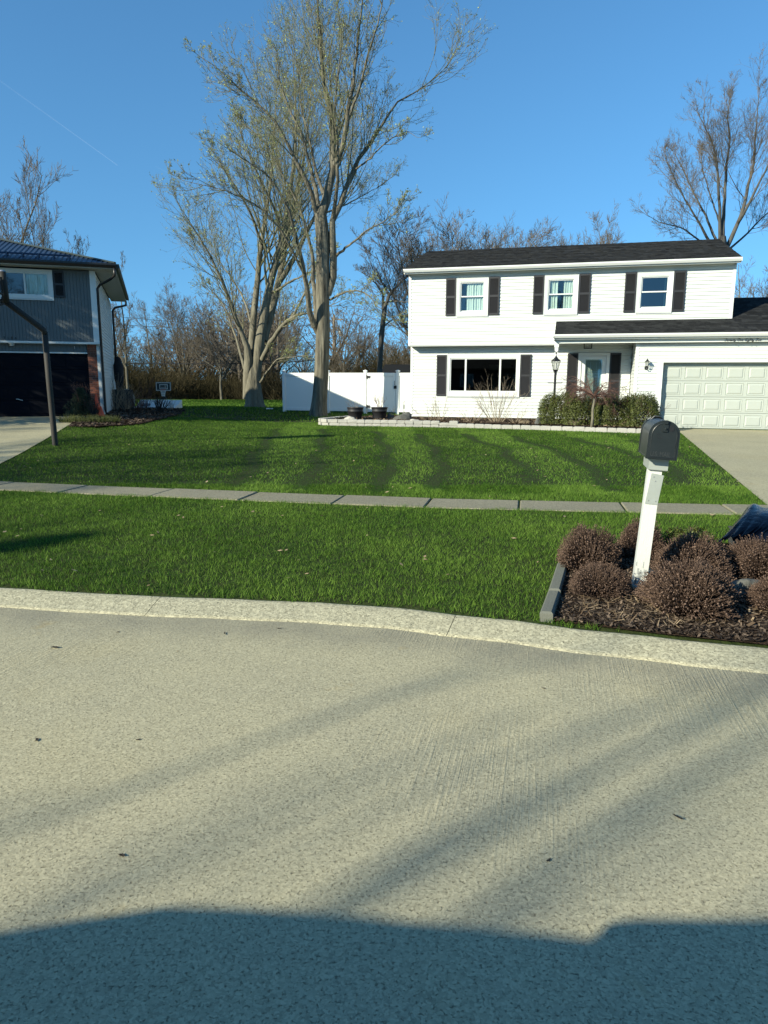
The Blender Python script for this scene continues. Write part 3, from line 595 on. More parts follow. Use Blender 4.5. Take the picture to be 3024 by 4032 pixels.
# generic bare trees -----------------------------------------------------
def bare_tree_meshes(seed, H=14., kind='round', dens=1.0, sides=7, rt=.012):
    rg_ = np.random.default_rng(seed); tr = {'round': .22, 'tall': .16, 'fan': .30}[kind]
    k = 12; split = {'round': .42, 'tall': .8, 'fan': .22}[kind]
    P0 = np.zeros((1, 3)); tp = grow(P0, np.array([[0, 0, 1.]]), np.array([H*split]), k, .035, .05, rg_); trr = taper(np.array([H*.016]), k, .55 if kind != 'tall' else .3)
    n = {'round': 7, 'tall': 11, 'fan': 9}[kind]
    if kind == 'tall':
        L, LR = kids(tp, trr, n, .25, 1, 42, (.30, .5), 10, .06, .10, rg_, .5, .02)
        top = grow(tp[:, -1], tp[:, -1]-tp[:, -2], np.array([H*.24]), 10, .06, .05, rg_); L = np.concatenate([L, top]); LR = np.concatenate([LR, taper(trr[:, -1], 10)])
    else:
        st = tp[:, -1].repeat(n, 0)-np.array([0, 0, 1.])*(rg_.random((n, 1))*H*split*.35); az = np.arange(n)*2.4+rg_.random(n); el = np.radians(58 if kind == 'round' else 66)*(.75+.4*rg_.random(n))
        d = np.stack([np.cos(az)*np.cos(el), np.sin(az)*np.cos(el), np.sin(el)], -1); Ln = H*(1-split)*(.75+.35*rg_.random(n)); L = grow(st, d, Ln, 10, .07, .07, rg_); LR = taper(np.full(n, H*.0075), 10, .2)
    bole = [(tp, trr, sides+2), (L, LR, sides)]
    ln = np.linalg.norm(np.diff(L, axis=1), axis=2).sum(1)
    P1, R1 = kids(L, LR, np.maximum((ln*1.5*dens).astype(int), 3), .2, 1, 38, (.28, .52), 6, .1, .10, rg_, .5, .018)
    P2, R2 = kids(P1, R1, max(int(5*dens), 2), .15, 1, 36, (.4, .7), 5, .1, .1, rg_, .6, .010)
    P3, R3 = kids(P2, R2, max(int(5*dens), 2), .15, 1, 36, (.4, .7), 3, .12, .1, rg_, .6, rt, .6)
    tv, tf = tubes(bole); cv, cf = tubes([(P1, R1, 4), (P2, R2, 3), (P3, R3, 3)])
    return (tv, tf), (cv, cf)
ARCH = {}
def archetype(key, seed, kind, dens, bark='bark', twig='twigfar', rt=.013):
    (tv, tf), (cv, cf) = bare_tree_meshes(seed, 14., kind, dens, rt=rt)
    def me(n, v, f, m):
        o = mesh_np(n, v, f, m, None, n == 'trunk'); d = o.data; bpy.data.objects.remove(o); return d
    ARCH[key] = (me('trunk', tv, tf, M[bark]), me('crown', cv, cf, M[twig]), (tv, tf), (cv, cf), float(max(tv[:, 2].max(), cv[:, 2].max())))
archetype('round', 41, 'round', 1.35); archetype('fan', 42, 'fan', 1.3); archetype('tall', 43, 'tall', 1.35); archetype('round2', 44, 'round', 1.15); archetype('sparse', 48, 'fan', .5)
def put_tree(key, xpx, ytop, Y, label, group='bare trees behind the houses', rz=0, wide=1.0, x=None, H=None, base=None, name='bare_tree'):
    a = ARCH[key]
    p = px(xpx, ytop, Y) if x is None else None
    bx, by = (p[0], Y) if x is None else (x, Y)
    bz = float(g(bx, by)); Hh = (p[2]-bz) if H is None else H; s = Hh/a[4]
    root = empty(name, (bx, by, bz-.05), rz, label, 'tree', group); root.scale = (s*wide, s*wide, s)
    link('trunk', a[0], root); link('crown', a[1], root); return root
bgt = [
 ('fan', 1690, 745, 47, .4, 1.25, 'dark spreading bare tree rising over the left end of the white roof'),
 ('fan', 1890, 775, 60, 1.7, 1.2, 'dense fan-shaped bare tree behind the roof, just right of the dark spreading one'),
 ('fan', 2060, 850, 66, 2.2, 1.0, 'thin low bare tree behind the roof ridge middle'),
 ('round', 2180, 862, 64, .3, 1.0, 'lowest wispy bare tree behind the roof ridge'),
 ('fan', 2300, 785, 58, 4.0, .85, 'rounded bare tree behind the white roof left of the large right tree'),
 ('round2', 2960, 940, 58, 1.1, 1.1, 'hazy bare tree beyond the garage roof at right edge'),
 ('round', 3030, 1010, 52, 3.1, .8, 'bare tree with low branches right of the garage roof'),
 ('round', 160, 596, 42, .9, .52, 'forked black bare tree rising above the blue metal roof'),
 ('tall', 48, 760, 45, 2.9, .9, 'slim crooked bare tree above the blue roof near left edge'),
 ('round2', -60, 470, 46, 1.9, .9, 'tall bare tree with drooping twigs cut by the left edge'),
 ('tall', 470, 985, 46, .6, .7, 'slim sapling-like bare tree just right of the grey house eave'),
 ('fan', 700, 1085, 63, 2.6, 1.0, 'fan-shaped bare tree with red-brown stems beyond the toy hoop'),
 ('round', 860, 1230, 58, .2, 1.2, 'low wide bare tree left of the pale maple'),
 ('tall', 585, 1180, 66, 5.1, 1.2, 'thin dark bare tree in the woods above the dark umbrella'),
 ('round2', 1010, 1160, 70, 3.6, 1.1, 'bare tree seen through the pale maple stems'),
 ('round', 1180, 1250, 60, 1.2, 1.2, 'brownish bare tree between the two maples'),
 ('round2', 1400, 1190, 66, 4.4, 1.0, 'bare tree beyond the fence right of the near maple'),
 ('tall', 1350, 1260, 56, 2.0, 1.2, 'thin pale-stemmed bare tree behind the fence near the utility pole'),
 ('round', 1560, 1330, 60, 5.6, 1.1, 'brown bare tree low beside the house corner'),
]
for key, x_, yt, Y_, rz, wd, lab in bgt: put_tree(key, x_, yt, Y_, lab, rz=rz, wide=wd)
# trees on the viewer's side of the street, which throw the branch shadows
for i, (x, y, H, key, rz, lab) in enumerate([(-12.7, -7.7, 13.5, 'sparse', 2.6, 'bare street tree across the road, nearest to the car'), (-31, -9, 17, 'round2', 2.2, 'bare tree across the road, second along the verge'), (-38, -1.5, 18, 'fan', 1.1, 'bare tree far left across the road, third along the verge'),
        (-6, -24, 13, 'fan', 3.0, 'bare tree beside the brick house across the road'), (-44, 2.5, 17, 'round', 5.0, 'bare tree farthest left across the road'), (-27, -3, 15, 'fan', 4.1, 'bare tree on the near verge left of the street')]):
    put_tree(key, 0, 0, y, lab, 'bare trees across the street', rz, .50 if i == 0 else 1.1, x=x, H=H)
def spruce(x, y, H, rad, label, blunt=False):
    rg_ = np.random.default_rng(int(H*100)); root = empty('spruce_tree', gp(x, y), 0, label, 'tree')
    MB().tube([(0, 0, 0), (0, 0, H*.95)], [.18, .03], 8).build('trunk', M['bark'], root)
    n = int((12000 if blunt else 5200)*H/8); t = rg_.random(n)**.8; z = .6+(H-.6)*t; r = rad*((1-t**3)*(.5+.5*np.sqrt(np.clip(t*4, 0, 1))) if blunt else (1-t))*(.35+.65*rg_.random(n)**.5)*(1+.15*np.sin(z*9)); a = rg_.random(n)*6.283
    p = np.stack([r*np.cos(a), r*np.sin(a), z], -1); d = norm(np.stack([np.cos(a), np.sin(a), -.35+.3*rg_.random(n)], -1)); q = norm(np.cross(d, rg_.normal(0, 1, (n, 3)))); L_ = (.16+.16*rg_.random(n))[:, None]
    V = np.stack([p-d*L_*.5-q*.05, p-d*L_*.5+q*.05, p+d*L_, ], 1).reshape(-1, 3)
    mesh_np('crown', V, np.arange(n*3).reshape(n, 3), M['spruce'], root, attr=np.repeat(rg_.random(n), 3)); return root
spruce(-20.8, -6.2, 10.2, 2.3, 'small pointed spruce across the street at far left')
spruce(-17.0, 19.0, 9.5, 2.7, 'broad dense evergreen added unseen beyond the left edge to shade the grey house', True)  # unseen evergreen put in to shade the grey house front
# woods: one mass of trunks and twigs, one mass of brush
def woods():
    VT = []; FT = []; off = 0; rg_ = np.random.default_rng(5)
    tps = [ARCH['tall'], ARCH['round2']]
    lows = []
    for s_, kd in ((71, 'tall'), (72, 'round'), (73, 'fan')):
        (tv, tf), (cv, cf) = bare_tree_meshes(s_, 12., kd, .56, sides=4, rt=.034); lows.append((np.concatenate([tv, cv]), np.concatenate([tf, cf+len(tv)])))
    for i in range(74):
        Y_ = rg_.uniform(64, 100); xx = rg_.uniform(430, 1680) if i % 5 else rg_.uniform(1680, 3100); x = px(xx, 1500, Y_)[0]
        v, f = lows[i % 3]; H = rg_.uniform(.65, 1.0)*(.80+.2*math.sin(xx*.006+1)); H *= Y_/75.
        if xx > 1680: H *= .8
        a = rg_.random()*6.28; c, s2 = math.cos(a), math.sin(a)
        w = v*np.array([1.25, 1.25, H]); V = np.stack([w[:, 0]*c-w[:, 1]*s2+x, w[:, 0]*s2+w[:, 1]*c+Y_, w[:, 2]-.1], -1)
        VT.append(V); FT.append(f+off); off += len(V)
    tag(mesh_np('woods', np.concatenate(VT), np.concatenate(FT), M['twigfar']), 'mass of bare brown woodland far behind both houses', 'woods', kind='stuff')
    # brush belt
    n = 36000; x = rg_.uniform(-34, 14, n); y = 58.5+rg_.random(n)**1.3*9+1.2*np.sin(x*.35); hh = (1.6+1.1*rg_.random(n)+.9*np.sin(x*.21+1)+.12*(y-58))*(.7+.5*rg_.random(n)); hh = np.maximum(hh, .9)*1.12
    P = np.stack([x, y, g(x, y)-.05], -1); d = np.stack([rg_.normal(0, .5, n), rg_.normal(0, .5, n), np.ones(n)], -1); P[:, 2] += (rg_.random(n) > .45)*hh*.45*rg_.random(n)
    pts = grow(P, d, hh*.75, 2, .3, 0, rg_); V, F_ = tubes([(pts, taper(.012+.012*rg_.random(n), 2, .4), 3)])
    tag(mesh_np('brushwood', V, F_, M['brush'], attr=np.repeat(np.clip(rg_.random(n)*.9+.15*np.sin(x), 0, 1), 6)), 'tangled dark brush along the edge of the woods', 'brush', kind='stuff')
woods()
# leaf litter under the woods
tag(MB().add([(-60, 58.6, .0), (60, 57.6, .0), (60, 140, .35), (-60, 140, .35)], [(0, 1, 2, 3)]).build('woodland_floor', mat('leaf litter', (.075, .055, .035), .95, var=.7, vscale=2, vcol=(.03, .024, .015))), kind='structure')
# ================================================================== WHITE HOUSE  (local x along the front, y inward, z up)
H1 = empty('white_house', (HO[0], HO[1], 0), YAW, 'white two-storey house with black shutters, dark shingle roof and attached garage', 'house')
CRS = .1143
def cut(x0, x1, z0, z1, holes):
    """rectangles covering the area minus holes"""
    xs_ = sorted({x0, x1, *[h[0] for h in holes], *[h[1] for h in holes]}); zs = sorted({z0, z1, *[h[2] for h in holes], *[h[3] for h in holes]})
    xs_ = [v for v in xs_ if x0 <= v <= x1]; zs = [v for v in zs if z0 <= v <= z1]; out = []
    for za, zb in zip(zs[:-1], zs[1:]):
        run = None
        for xa, xb in zip(xs_[:-1], xs_[1:]):
            inside = any(h[0] <= (xa+xb)/2 <= h[1] and h[2] <= (za+zb)/2 <= h[3] for h in holes)
            if inside:
                if run: out.append((*run, za, zb)); run = None
            else: run = (run[0], xb) if run else (xa, xb)
        if run: out.append((*run, za, zb))
    return out
def board_wall(parent, name, x0, x1, z0, z1, y, holes, m, thick=.10, course=CRS, board='siding_board', shade=None):
    """wall with lapped boards; faces -y at local y"""
    mb = MB()
    for a, b, c, d in cut(x0, x1, z0, z1, holes): mb.box(a, b, y+.012, y+thick, c, d)
    w = mb.build(name, m, parent)
    z = z0; cache = {}
    while z < z1-.02:
        zt = min(z+course, z1); hs_ = [h for h in holes if h[2] < zt-.03 and h[3] > z+.03]
        segs = [(x0, x1)]
        for h in sorted(hs_):
            ns = []
            for a, b in segs:
                if h[1] <= a or h[0] >= b: ns.append((a, b)); continue
                if h[0] > a: ns.append((a, h[0]))
                if h[1] < b: ns.append((h[1], b))
            segs = ns
        for a, b in segs:
            if b-a < .02: continue
            key = (round(b-a, 3), round(zt-z, 3))
            if key not in cache:
                L_ = b-a; t = zt-z; me = MB().prism([(.011, 0), (-.019, .010), (-.020, .020), (-.001, t-.001), (.011, t-.001)], 0, 0, L_)
                o = me.build(board, m, w); cache[key] = o.data; o.location = (a, y, z)
            else: link(board, cache[key], w, (a, y, z))
        z = zt
    return w
def shutter(parent, x0, x1, z0, z1, y, m='shutter', n=None):
    mb = MB(); w = .045; mb.box(x0, x0+w, y-.035, y, z0, z1); mb.box(x1-w, x1, y-.035, y, z0, z1); zm = (z0+z1)/2
    for a, b in ((z0, z0+.06), (zm-.035, zm+.035), (z1-.06, z1)): mb.box(x0+w, x1-w, y-.034, y, a, b)
    mb.box(x0+w, x1-w, y-.012, y, z0+.06, z1-.06)
    o = mb.build('shutter', M[m], parent); lb = MB()
    for a, b in ((z0+.06, zm-.035), (zm+.035, z1-.06)):
        k = int((b-a)/.032)
        for i in range(k):
            z = a+(i+.1)*(b-a)/k; lb.add([(x0+w, y-.031, z), (x1-w, y-.031, z), (x1-w, y-.012, z+.026), (x0+w, y-.012, z+.026), (x0+w, y-.012, z+.002), (x1-w, y-.012, z+.002)], [(0, 1, 2, 3), (0, 4, 5, 1)])
    tag(lb.build('louvres', M[m], o), kind='stuff'); return o
def frame_ring(mb, x0, x1, z0, z1, w, ya, yb, wt=None, wb=None):
    wt = wt or w; wb = wb or w
    mb.box(x0, x0+w, ya, yb, z0, z1); mb.box(x1-w, x1, ya, yb, z0, z1); mb.box(x0+w, x1-w, ya+.001, yb, z1-wt, z1); mb.box(x0+w, x1-w, ya+.001, yb, z0, z0+wb)
def curtain(parent, x0, x1, z0, z1, y, n=40, amp=.03, waves=6, gather=0.):
    V = []; F = []
    for j, z in enumerate(np.linspace(z1, z0, 8)):
        for i in range(n+1):
            s = i/n; V.append((x0+(x1-x0)*s, y+amp*math.sin(s*waves*6.28+.4*math.sin(j*.5))+.01*math.sin(s*31), z))
    for j in range(7):
        for i in range(n): F.append((j*(n+1)+i, j*(n+1)+i+1, (j+1)*(n+1)+i+1, (j+1)*(n+1)+i))
    o = mesh_np('curtain', V, F, M['curtain'], parent, True); return o
def room(parent, x0, x1, z0, z1, y0, y1, m='darkin'):
    mb = MB(); mb.quad((x0, y1, z0), (x1, y1, z0), (x1, y1, z1), (x0, y1, z1)); mb.quad((x0, y0, z0), (x0, y1, z0), (x0, y1, z1), (x0, y0, z1)); mb.quad((x1, y0, z0), (x1, y0, z1), (x1, y1, z1), (x1, y1, z0))
    mb.quad((x0, y0, z0), (x1, y0, z0), (x1, y1, z0), (x0, y1, z0)); mb.quad((x0, y0, z1), (x0, y1, z1), (x1, y1, z1), (x1, y0, z1)); return mb.build('room', M[m], parent)
def sash_window(x0, x1, z0, z1, drapes, gm='glass'):
    """double hung window set in trim; drapes: list of (from, to, waves) in 0..1 of the glass"""
    w = MB(); frame_ring(w, x0, x1, z0, z1, .105, -.045, .02); frame_ring(w, x0-.0, x1+.0, z0-.03, z1+.0, .02, -.055, -.046)
    W = w.build('window', M['white'], H1); fr = MB(); a, b, c, d = x0+.105, x1-.105, z0+.105, z1-.105
    frame_ring(fr, a, b, c, d, .035, -.03, .06); fr.build('frame', M['white'], W)
    zm = (c+d)/2+.02
    for nm, q0, q1, yy in (('upper_sash', zm-.02, d-.035, .0), ('lower_sash', c+.035, zm+.02, .03)):
        s = MB(); frame_ring(s, a+.035, b-.035, q0, q1, .035, yy, yy+.028, .03, .04); s.build(nm, M['white'], W)
        MB().box(a+.07, b-.07, yy+.012, yy+.016, q0+.04, q1-.03).build('pane', M[gm], W)
    for f0, f1, wv in drapes: curtain(W, a+.07+(b-a-.14)*f0, a+.07+(b-a-.14)*f1, c+.03, d-.02, .095, 40, .018, wv)
    room(W, a, b, c-.3, d+.02, .06, 1.6, 'darkin')
Wn = [(1.696, 2.805), (4.69, 5.80), (7.65, 8.765)]; WZ = (3.875, 5.135)
holesU = [(a+.03, b-.03, WZ[0]+.03, WZ[1]-.03) for a, b in Wn]
wu = board_wall(H1, 'upper_wall', .08, 10.52, 2.875, 5.33, 0, holesU, M['siding'])
sash_window(Wn[0][0], Wn[0][1], *WZ, [(.22, 1.0, 7)]); sash_window(Wn[1][0], Wn[1][1], *WZ, [(0, .36, 3), (.60, 1, 4)]); sash_window(Wn[2][0], Wn[2][1], *WZ, [(.90, 1.0, 2)], 'glassb')
for a, b in ((1.325, 1.682), (2.82, 3.185), (4.325, 4.678), (5.82, 6.19), (7.275, 7.632), (8.78, 9.14)): shutter(H1, a, b, 3.885, 5.15, -.018)
# lower front wall runs on into the porch recess
PWX = (1.347, 3.95, 1.10, 2.565); DRX = (5.926, 6.957, .30, 2.60)
wl_ = board_wall(H1, 'lower_wall', .08, 7.66, .33, 2.862, .42, [(PWX[0]+.03, PWX[1]-.03, PWX[2]+.03, PWX[3]-.03), (DRX[0]+.03, DRX[1]-.03, .30, DRX[3]-.03)], M['siding'])
MB().box(0, 7.7, .44, .6, .05, .332).build('foundation', M['slab'], H1)
MB().box(0, 10.6, -.0, .43, 2.855, 2.874).build('jetty_soffit', M['white'], H1)
# picture window
w = MB(); frame_ring(w, *PWX[:2], *PWX[2:], .10, .375, .44, .12, .15); frame_ring(w, PWX[0], PWX[1], PWX[2]-.03, PWX[3], .02, .362, .374)
PW = w.build('picture_window', M['white'], H1); a, b, c, d = 1.447, 3.85, 1.25, 2.445
fr = MB(); frame_ring(fr, a, b, c, d, .04, .40, .47)
for m_ in (2.02, 3.25): fr.box(m_-.03, m_+.03, .402, .47, c+.04, d-.04)
fr.build('frame', M['white'], PW)
for q0, q1 in ((a+.04, 1.99), (2.05, 3.22), (3.28, b-.04)): MB().box(q0, q1, .44, .444, c+.04, d-.04).build('pane', M['glassd'], PW)
room(PW, .6, 5.0, .4, 2.7, .54, 5.0); 
MB().box(2.9, 5.0, 4.6, 4.7, .4, 2.7).build('inner_wall', M['roomwall'], PW)
MB().box(2.35, 2.95, 4.2, 4.5, .5, 1.75).build('cabinet', M['brownin'], PW)
mb = MB(); mb.box(2.35, 2.9, 4.90, 4.95, 2.1, 2.32); mb.build('pale_shelf', M['curtain'], PW)
for i, (x_, z_) in enumerate(((3.05, 2.25), (2.98, 1.75))): MB().lathe([(.0, 0), (.05, 0), (.05, .03), (0, .03)], 12).build('wall_knob', M['black'], PW).matrix_local = Matrix.Translation((x_+.3, 4.58, z_)) @ Matrix.Rotation(R(90), 4, 'X')
for a_, b_ in ((.965, 1.335), (3.962, 4.335)): shutter(H1, a_, b_, 1.10, 2.56, .402)
# front door
w = MB(); frame_ring(w, DRX[0], DRX[1], DRX[2], DRX[3], .10, .365, .44); DR = w.build('front_door', M['white'], H1)
s = MB(); frame_ring(s, 6.03, 6.85, .32, 2.49, .13, .40, .44, .11, .25); s.build('storm_door', M['white'], DR)
s = MB(); frame_ring(s, 6.16, 6.72, .57, 2.38, .03, .43, .46); s.build('inner_door', M['white'], DR)
MB().box(6.165, 6.715, .41, .414, .57, 2.38).build('pane', M['glass'], DR)
MB().box(6.05, 6.83, .50, .54, .32, 2.48).build('door_leaf', M['roomwall'], DR)
mb = MB()
for i in range(5): mb.box(6.22, 6.66, .494, .499, 1.95-i*.05-.008*(i % 2), 1.97-i*.05)
for x_ in (6.25, 6.34, 6.54, 6.63): mb.box(x_-.006, x_+.006, .49, .494, .9, 2.3)
mb.build('leaded_pattern', M['steel'], DR)
MB().tube([(6.07, .385, 1.28), (6.07, .36, 1.3), (6.07, .36, 1.42), (6.07, .385, 1.44)], .008, 6).build('handle', M['black'], DR)
shutter(H1, 5.56, 5.91, .72, 2.59, .402); shutter(H1, 6.975, 7.33, .72, 2.59, .402)
# corner boards, frieze, gutters
mb = MB(); mb.box(-.012, .08, -.022, .08, 2.875, 5.33); mb.build('corner_board', M['white'], H1)
mb = MB(); mb.box(10.52, 10.612, -.022, .08, 3.6, 5.33); mb.build('corner_board', M['white'], H1)
mb = MB(); mb.box(-.012, .08, .398, .5, .33, 2.855); mb.build('corner_board', M['white'], H1)
MB().box(0, 10.6, -.022, .04, 5.262, 5.345).build('frieze_board', M['white'], H1)
def gutter(name, x0, x1, y, z, parent, m, w=.11, h=.11):
    mb = MB().prism([(0, 0), (-w*.62, 0), (-w*.95, h*.55), (-w, h*.58), (-w, h), (-w+.012, h), (-w+.012, h*.6), (-w*.6, .012), (-.012, .012), (-.012, h), (0, h)], 0, x0, x1)
    mb.v = [(p[0], p[1]+y, p[2]+z) for p in mb.v]; mb.box(x0-.004, x0, y-w, y, z, z+h); mb.box(x1, x1+.004, y-w, y, z, z+h); return mb.build(name, m, parent)
gutter('gutter', -.13, 10.68, -.30, 5.345, H1, M['white'])
mb = MB(); mb.box(-.13, 10.68, -.30, -.28, 5.30, 5.46); mb.build('fascia', M['white'], H1)
MB().box(-.12, 10.67, -.28, .02, 5.335, 5.352).build('eave_soffit', M['white'], H1)
# side, back and gable walls
mb = MB(); mb.box(0, .1, .12, 7.5, 2.875, 5.34); mb.box(0, .1, .52, 7.5, .33, 2.855); mb.box(0, 10.6, 7.5, 7.6, .1, 5.34)
mb.prism([(0.1, 5.34), (7.5, 5.34), (3.75, 6.62)], 0, 0.02, .1); mb.prism([(0.1, 5.34), (7.5, 5.34), (3.75, 6.62)], 0, 10.5, 10.58); mb.build('gable_walls', M['siding'], H1)
board = MB().prism([(.0, 0), (-.016, .002), (-.017, .012), (0, CRS-.001)], 0, 0, 7.4).build('siding_board', M['siding'], H1)
bd = board.data; bpy.data.objects.remove(board); sw = MB().box(10.5, 10.598, .1, 7.5, 3.3, 5.34).build('side_wall', M['siding'], H1)
for i in range(17): link('siding_board', bd, sw, (10.6, .1, 3.4+i*CRS), (0, 0, R(90)))
# roofs with shingle courses
def shingled(name, parent, u0, u1, y0, z0, y1, z1, seed, expo=.14, wid=.30, th=.008):
    """slope from eave (y0,z0) to top (y1,z1) between u0 and u1"""
    r_ = random.Random(seed); L_ = math.hypot(y1-y0, z1-z0); e = Vector((0, (y1-y0)/L_, (z1-z0)/L_)); n = Vector((0, -e.z, e.y)) if e.y > 0 else Vector((0, e.z, -e.y))
    P = lambda u, s, h: (u, y0+e.y*s+n.y*h, z0+e.z*s+n.z*h)
    deck = MB().add([P(u0, 0, 0), P(u1, 0, 0), P(u1, L_, 0), P(u0, L_, 0), P(u0, 0, -.05), P(u1, 0, -.05), P(u1, L_, -.05), P(u0, L_, -.05)], [(0, 1, 2, 3), (4, 7, 6, 5), (0, 4, 5, 1), (1, 5, 6, 2), (2, 6, 7, 3), (3, 7, 4, 0)]).build(name, M['deck'], parent)
    mb = MB(); k = 0; s = -.02
    while s < L_-.02:
        u = u0-(.15 if k % 2 else 0)-r_.uniform(0, .1)
        while u < u1:
            w_ = wid*r_.choice((.35, .5, .6, .8)); a = max(u, u0)+.002; b = min(u+w_, u1)-.002; u += w_
            if b-a < .02: continue
            h = th*r_.choice((.9, 1.9))+.004; s1 = min(s+expo*1.05, L_); c = r_.random()*.75+.15*math.sin(k*1.3+a)
            mb.add([P(a, s, h), P(b, s, h), P(b, s1, .004), P(a, s1, .004), P(a, s, 0), P(b, s, 0)], [(0, 1, 2, 3), (0, 4, 5, 1), (0, 3, 4), (1, 5, 2)], max(0, min(1, c)))
        s += expo; k += 1
    tag(mb.build('shingles', M['shingle'], deck, tint=True), kind='stuff')
    return deck
shingled('roof', H1, -.13, 10.69, -.33, 5.462, 3.75, 6.72, 1); 
MB().add([(-.13, 3.75, 6.715), (10.69, 3.75, 6.715), (10.69, 7.9, 5.42), (-.13, 7.9, 5.42), (-.13, 3.75, 6.66), (10.69, 3.75, 6.66), (10.69, 7.9, 5.37), (-.13, 7.9, 5.37)], [(0, 1, 2, 3), (4, 7, 6, 5), (0, 3, 7, 4), (1, 5, 6, 2), (3, 2, 6, 7)]).build('rear_roof', M['deck'], H1)
mb = MB()
for i in range(36): mb.add([(-.13+i*.3, 3.62, 6.69), (-.13+i*.3+.31, 3.62, 6.695), (-.13+i*.3+.31, 3.75, 6.745), (-.13+i*.3, 3.75, 6.74), (-.13+i*.3, 3.88, 6.69), (-.13+i*.3+.31, 3.88, 6.695)], [(0, 1, 2, 3), (3, 2, 5, 4)], rnd.random())
tag(mb.build('ridge_caps', M['shingle'], H1, tint=True), kind='stuff')
mb = MB()
for x_ in (-.125, 10.665): mb.add([(x_, -.32, 5.34), (x_, 3.75, 6.60), (x_, 3.75, 6.70), (x_, -.32, 5.45), (x_+.02, -.32, 5.34), (x_+.02, 3.75, 6.60), (x_+.02, 3.75, 6.70), (x_+.02, -.32, 5.45)], [(0, 3, 2, 1), (4, 5, 6, 7), (0, 1, 5, 4), (3, 7, 6, 2), (0, 4, 7, 3)])
mb.build('rake_boards', M['white'], H1)
# porch roof and garage roof
GS = (3.64-3.115)/1.39
shingled('porch_roof', H1, 5.13, 10.62, -1.39, 3.115, -.03, 3.63, 2); shingled('garage_roof', H1, 10.624, 14.9, -1.39, 3.115, 2.3, 3.115+GS*3.69, 3)
MB().add([(10.63, 2.3, 4.505), (14.9, 2.3, 4.505), (14.9, 6, 3.1), (10.63, 6, 3.1)], [(0, 1, 2, 3)]).build('rear_garage_roof', M['deck'], H1)
mb = MB(); mb.add([(5.135, -1.38, 2.93), (5.135, -.0, 2.93), (5.135, -.0, 3.60), (5.135, -1.38, 3.09)], [(0, 3, 2, 1)]); mb.box(5.11, 5.13, -1.4, -1.2, 2.93, 3.10); mb.build('porch_roof_end', M['white'], H1)
gutter('gutter', 5.10, 14.9, -1.37, 3.005, H1, M['white'])
MB().box(5.12, 14.9, -1.37, -1.35, 2.96, 3.11).build('fascia', M['white'], H1)
mb = MB(); mb.box(5.14, 14.9, -1.35, -1.22, 2.955, 2.97); mb.build('porch_beam', M['white'], H1)
MB().box(5.14, 14.9, -1.222, -1.03, 2.845, 2.955).build('frieze_board', M['white'], H1)
# porch ceiling planks
ceil = MB().box(5.2, 7.67, -1.02, .42, 2.915, 2.95).build('porch_ceiling', M['white'], H1)
for i in range(19): MB().bbox(5.205+i*.129, 5.325+i*.129, -1.02, .40, 2.898, 2.914, .006).build('ceiling_plank', M['siding'], ceil)
mb = MB(); mb.bbox(5.15, 5.26, -1.2, -1.09, .16, 2.845, .012); mb.box(5.135, 5.275, -1.215, -1.075, 2.72, 2.84); mb.build('porch_post', M['white'], H1)
MB().box(5.18, 5.23, -1.23, -1.20, 1.86, 2.0).build('post_bracket', M['white'], H1)
MB().box(5.15, 7.66, -1.2, .42, .1, .29).build('porch_slab', M['walk'], H1)
# garage
GD = (8.53, 13.53, .15, 2.235)
gw = board_wall(H1, 'garage_wall', 7.78, 14.7, .17, 2.85, -1.0, [(8.39, 13.67, 0, 2.33)], M['siding'])
mb = MB(); mb.box(7.675, 7.78, -1.022, -.9, .17, 2.85); mb.build('corner_board', M['white'], H1)
rw = MB().box(7.69, 7.76, -.9, .44, .17, 2.9).build('return_wall', M['siding'], H1)
bo = MB().prism([(.0, 0), (-.016, .002), (-.017, .012), (0, CRS-.001)], 0, 0, 1.3).build('siding_board', M['siding'], rw); bo.location = (7.69, .40, .17); bo.rotation_euler = (0, 0, R(-90))
for i in range(1, 23): link('siding_board', bo.data, rw, (7.69, .40, .17+i*CRS), (0, 0, R(-90)))
t = MB(); t.box(8.37, 8.53, -1.03, -.80, .155, 2.235); t.box(13.53, 13.69, -1.03, -.80, .155, 2.235); t.box(8.37, 13.69, -1.031, -.80, 2.235, 2.335); t.build('garage_trim', M['white'], H1)
gd = MB().box(8.53, 13.53, -.79, -.72, .158, 2.235).build('garage_door', M['gdoor'], H1)
sh_ = (2.16-.16)/4; pm = None
for r_ in range(4):
    z0 = .16+r_*sh_; MB().bbox(8.531, 13.529, -.815, -.79, z0+.004, z0+sh_-.004, .006).build('door_section', M['gdoor'], gd)
    for c_ in range(8):
        x0 = 8.60+c_*.617
        if pm is None:
            W_, H_ = .50, .365; mb = MB(); lv = [(0, 0), (.018, .010), (.05, .010), (.075, -.004)]; V = []
            for i_, y_ in [(0, 0), (.012, .012), (.03, .012), (.062, -.003)]: V += [(i_, y_, i_), (W_-i_, y_, i_), (W_-i_, y_, H_-i_), (i_, y_, H_-i_)]
            V = [(x, y-.012, z) for x, y, z in V]; F = [(12, 13, 14, 15)]+[(k_*4+j, k_*4+(j+1) % 4, k_*4+4+(j+1) % 4, k_*4+4+j) for k_ in range(3) for j in range(4)]
            V += [(-.002, .0, -.002), (W_+.002, .0, -.002), (W_+.002, .0, H_+.002), (-.002, .0, H_+.002)]; F += [(16+j, 16+(j+1) % 4, (j+1) % 4, j) for j in range(4)]
            o = mb.add(V, F).build('door_panel', M['gdoor'], gd); pm = o.data; o.location = (x0, -.8165, z0+.07)
        else: link('door_panel', pm, gd, (x0, -.8165, z0+.07))
MB().box(8.50, 8.525, -1.045, -1.03, 1.25, 1.42).build('door_sensor', M['white'], H1)
